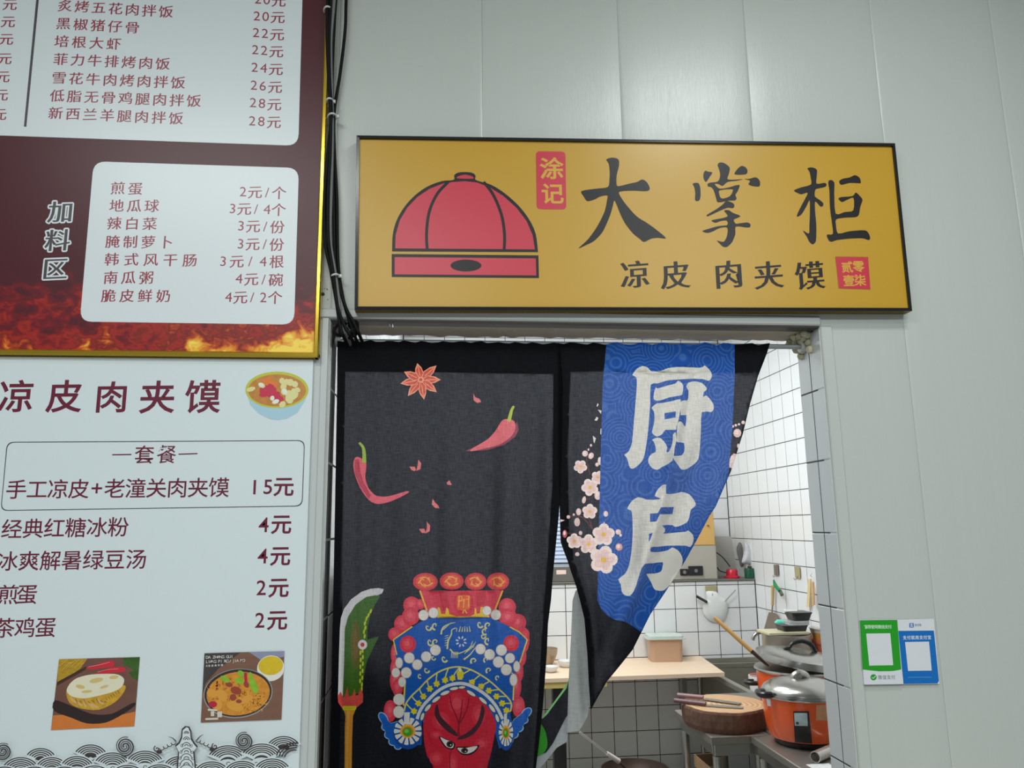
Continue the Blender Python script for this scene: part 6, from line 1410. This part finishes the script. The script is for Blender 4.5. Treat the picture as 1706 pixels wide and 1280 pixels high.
labs = ['black cable bulging furthest left in the bundle beside the gold frame', 'black cable second from the left in the bundle beside the gold frame', 'black cable coming down furthest right, apart from the bundle at the top', 'grey cable in the middle of the bundle beside the gold frame', 'black cable ending furthest right at the curtain corner']
labs_i = []
for i, p_ in enumerate(paths):
    yy = (-.031, -.033, -.013, -.024, -.019)[i]; w_ = [tuple(at(px, py, yy)) for px, py in p_]
    pp = opensm([(w_[0][0]+.004*i-.006, yy+.006, ZC-.004), (w_[0][0]+.002*i, yy, w_[0][2]+.16)]+w_, 5)
    end = at(p_[-1][0], p_[-1][1], yy)
    # the tail turns in under the lintel
    pp += [tuple(end+Vector((.004, .016-yy*.5, -.008))), tuple(end+Vector((.006, .032-yy, -.012)))]
    b = B(); b.tube(pp, .0036 if i != 3 else .0042, 10)
    o = b.build('cable', m_cab if i != 3 else mat('cable_grey', (110, 112, 112), rough=.5), None, smooth=True); tag(o, labs[i], 'cable', 'cables beside the menu board')
for i, (px, py) in enumerate(((546, 18), (549, 170), (553.5, 195), (558.5, 461))):
    q = at(px, py, -.023); b = B()
    n = 20; rx = (.008, .007, .009, .008)[i]
    ringp = [(q.x+rx*math.cos(2*math.pi*k/n), q.y+.015*math.sin(2*math.pi*k/n), q.z+.002*math.cos(2*math.pi*k/n)) for k in range(n+1)]
    b.tube(ringp, .0021, 8); b.box(q.x+rx-.002, q.x+rx+.006, q.y-.003, q.y+.003, q.z-.002, q.z+.005, c=.001)
    o = b.build('cable_tie', m_tie, None, smooth=True); tag(o, ['white cable tie at the top edge of the photo', 'white cable tie just above the widest knot of the bundle', 'white cable tie where the five cables meet halfway up', 'white cable tie low on the bundle beside the flames'][i], 'cable tie', 'cable ties on the bundle')
# tangle of cable ends at the corner
t = thing('cable_tangle', tuple(at(575, 560, -.004)), 'black tangle of cable ends at the top left corner of the curtain', 'cable')
rnd = random.Random(9)
for k in range(5):
    c = at(566+k*6, 549+rnd.uniform(-3, 4), -.010); b = B()
    pts = [(c.x+.010*math.cos(a+k)*(1+.3*math.sin(2*a)), c.y+.006*math.sin(a*1.3), c.z+.014*math.sin(a+k)) for a in [j*.5 for j in range(12)]]
    b.tube(pts, .0034, 8); b.build('cable_end', m_cab, t, smooth=True)
# drilled holes in the wall panel
for i, (px, py, r) in enumerate(((538, 490, .0035), (545, 482, .0012), (541, 481, .0010), (546, 499, .0010))):
    q = at(px, py, -.0004); b = B(); b.lathe(q, [(r, 0), (r*.8, .001), (0, .0004)], 12, Matrix.Rotation(math.pi/2, 3, 'X'))
    tag(b.build('screw_hole', m_blk, None), ['largest dark screw hole in the wall panel beside the gold frame', 'tiny screw mark right of and above the largest hole', 'tiny screw mark straight above the largest hole', 'tiny screw mark right of and below the largest hole'][i], 'screw hole', 'screw marks in the panel')
q = at(648, 540, .012); b = B(); b.tube([(q.x, q.y, LZ-.0045), (q.x+.002, q.y, LZ-.012), (q.x+.008, q.y, LZ-.014), (q.x+.008, q.y, LZ-.0045)], .002, 8)
tag(b.build('wire_staple', m_steel, None, smooth=True), 'small wire staple under the lintel near its left end', 'staple')

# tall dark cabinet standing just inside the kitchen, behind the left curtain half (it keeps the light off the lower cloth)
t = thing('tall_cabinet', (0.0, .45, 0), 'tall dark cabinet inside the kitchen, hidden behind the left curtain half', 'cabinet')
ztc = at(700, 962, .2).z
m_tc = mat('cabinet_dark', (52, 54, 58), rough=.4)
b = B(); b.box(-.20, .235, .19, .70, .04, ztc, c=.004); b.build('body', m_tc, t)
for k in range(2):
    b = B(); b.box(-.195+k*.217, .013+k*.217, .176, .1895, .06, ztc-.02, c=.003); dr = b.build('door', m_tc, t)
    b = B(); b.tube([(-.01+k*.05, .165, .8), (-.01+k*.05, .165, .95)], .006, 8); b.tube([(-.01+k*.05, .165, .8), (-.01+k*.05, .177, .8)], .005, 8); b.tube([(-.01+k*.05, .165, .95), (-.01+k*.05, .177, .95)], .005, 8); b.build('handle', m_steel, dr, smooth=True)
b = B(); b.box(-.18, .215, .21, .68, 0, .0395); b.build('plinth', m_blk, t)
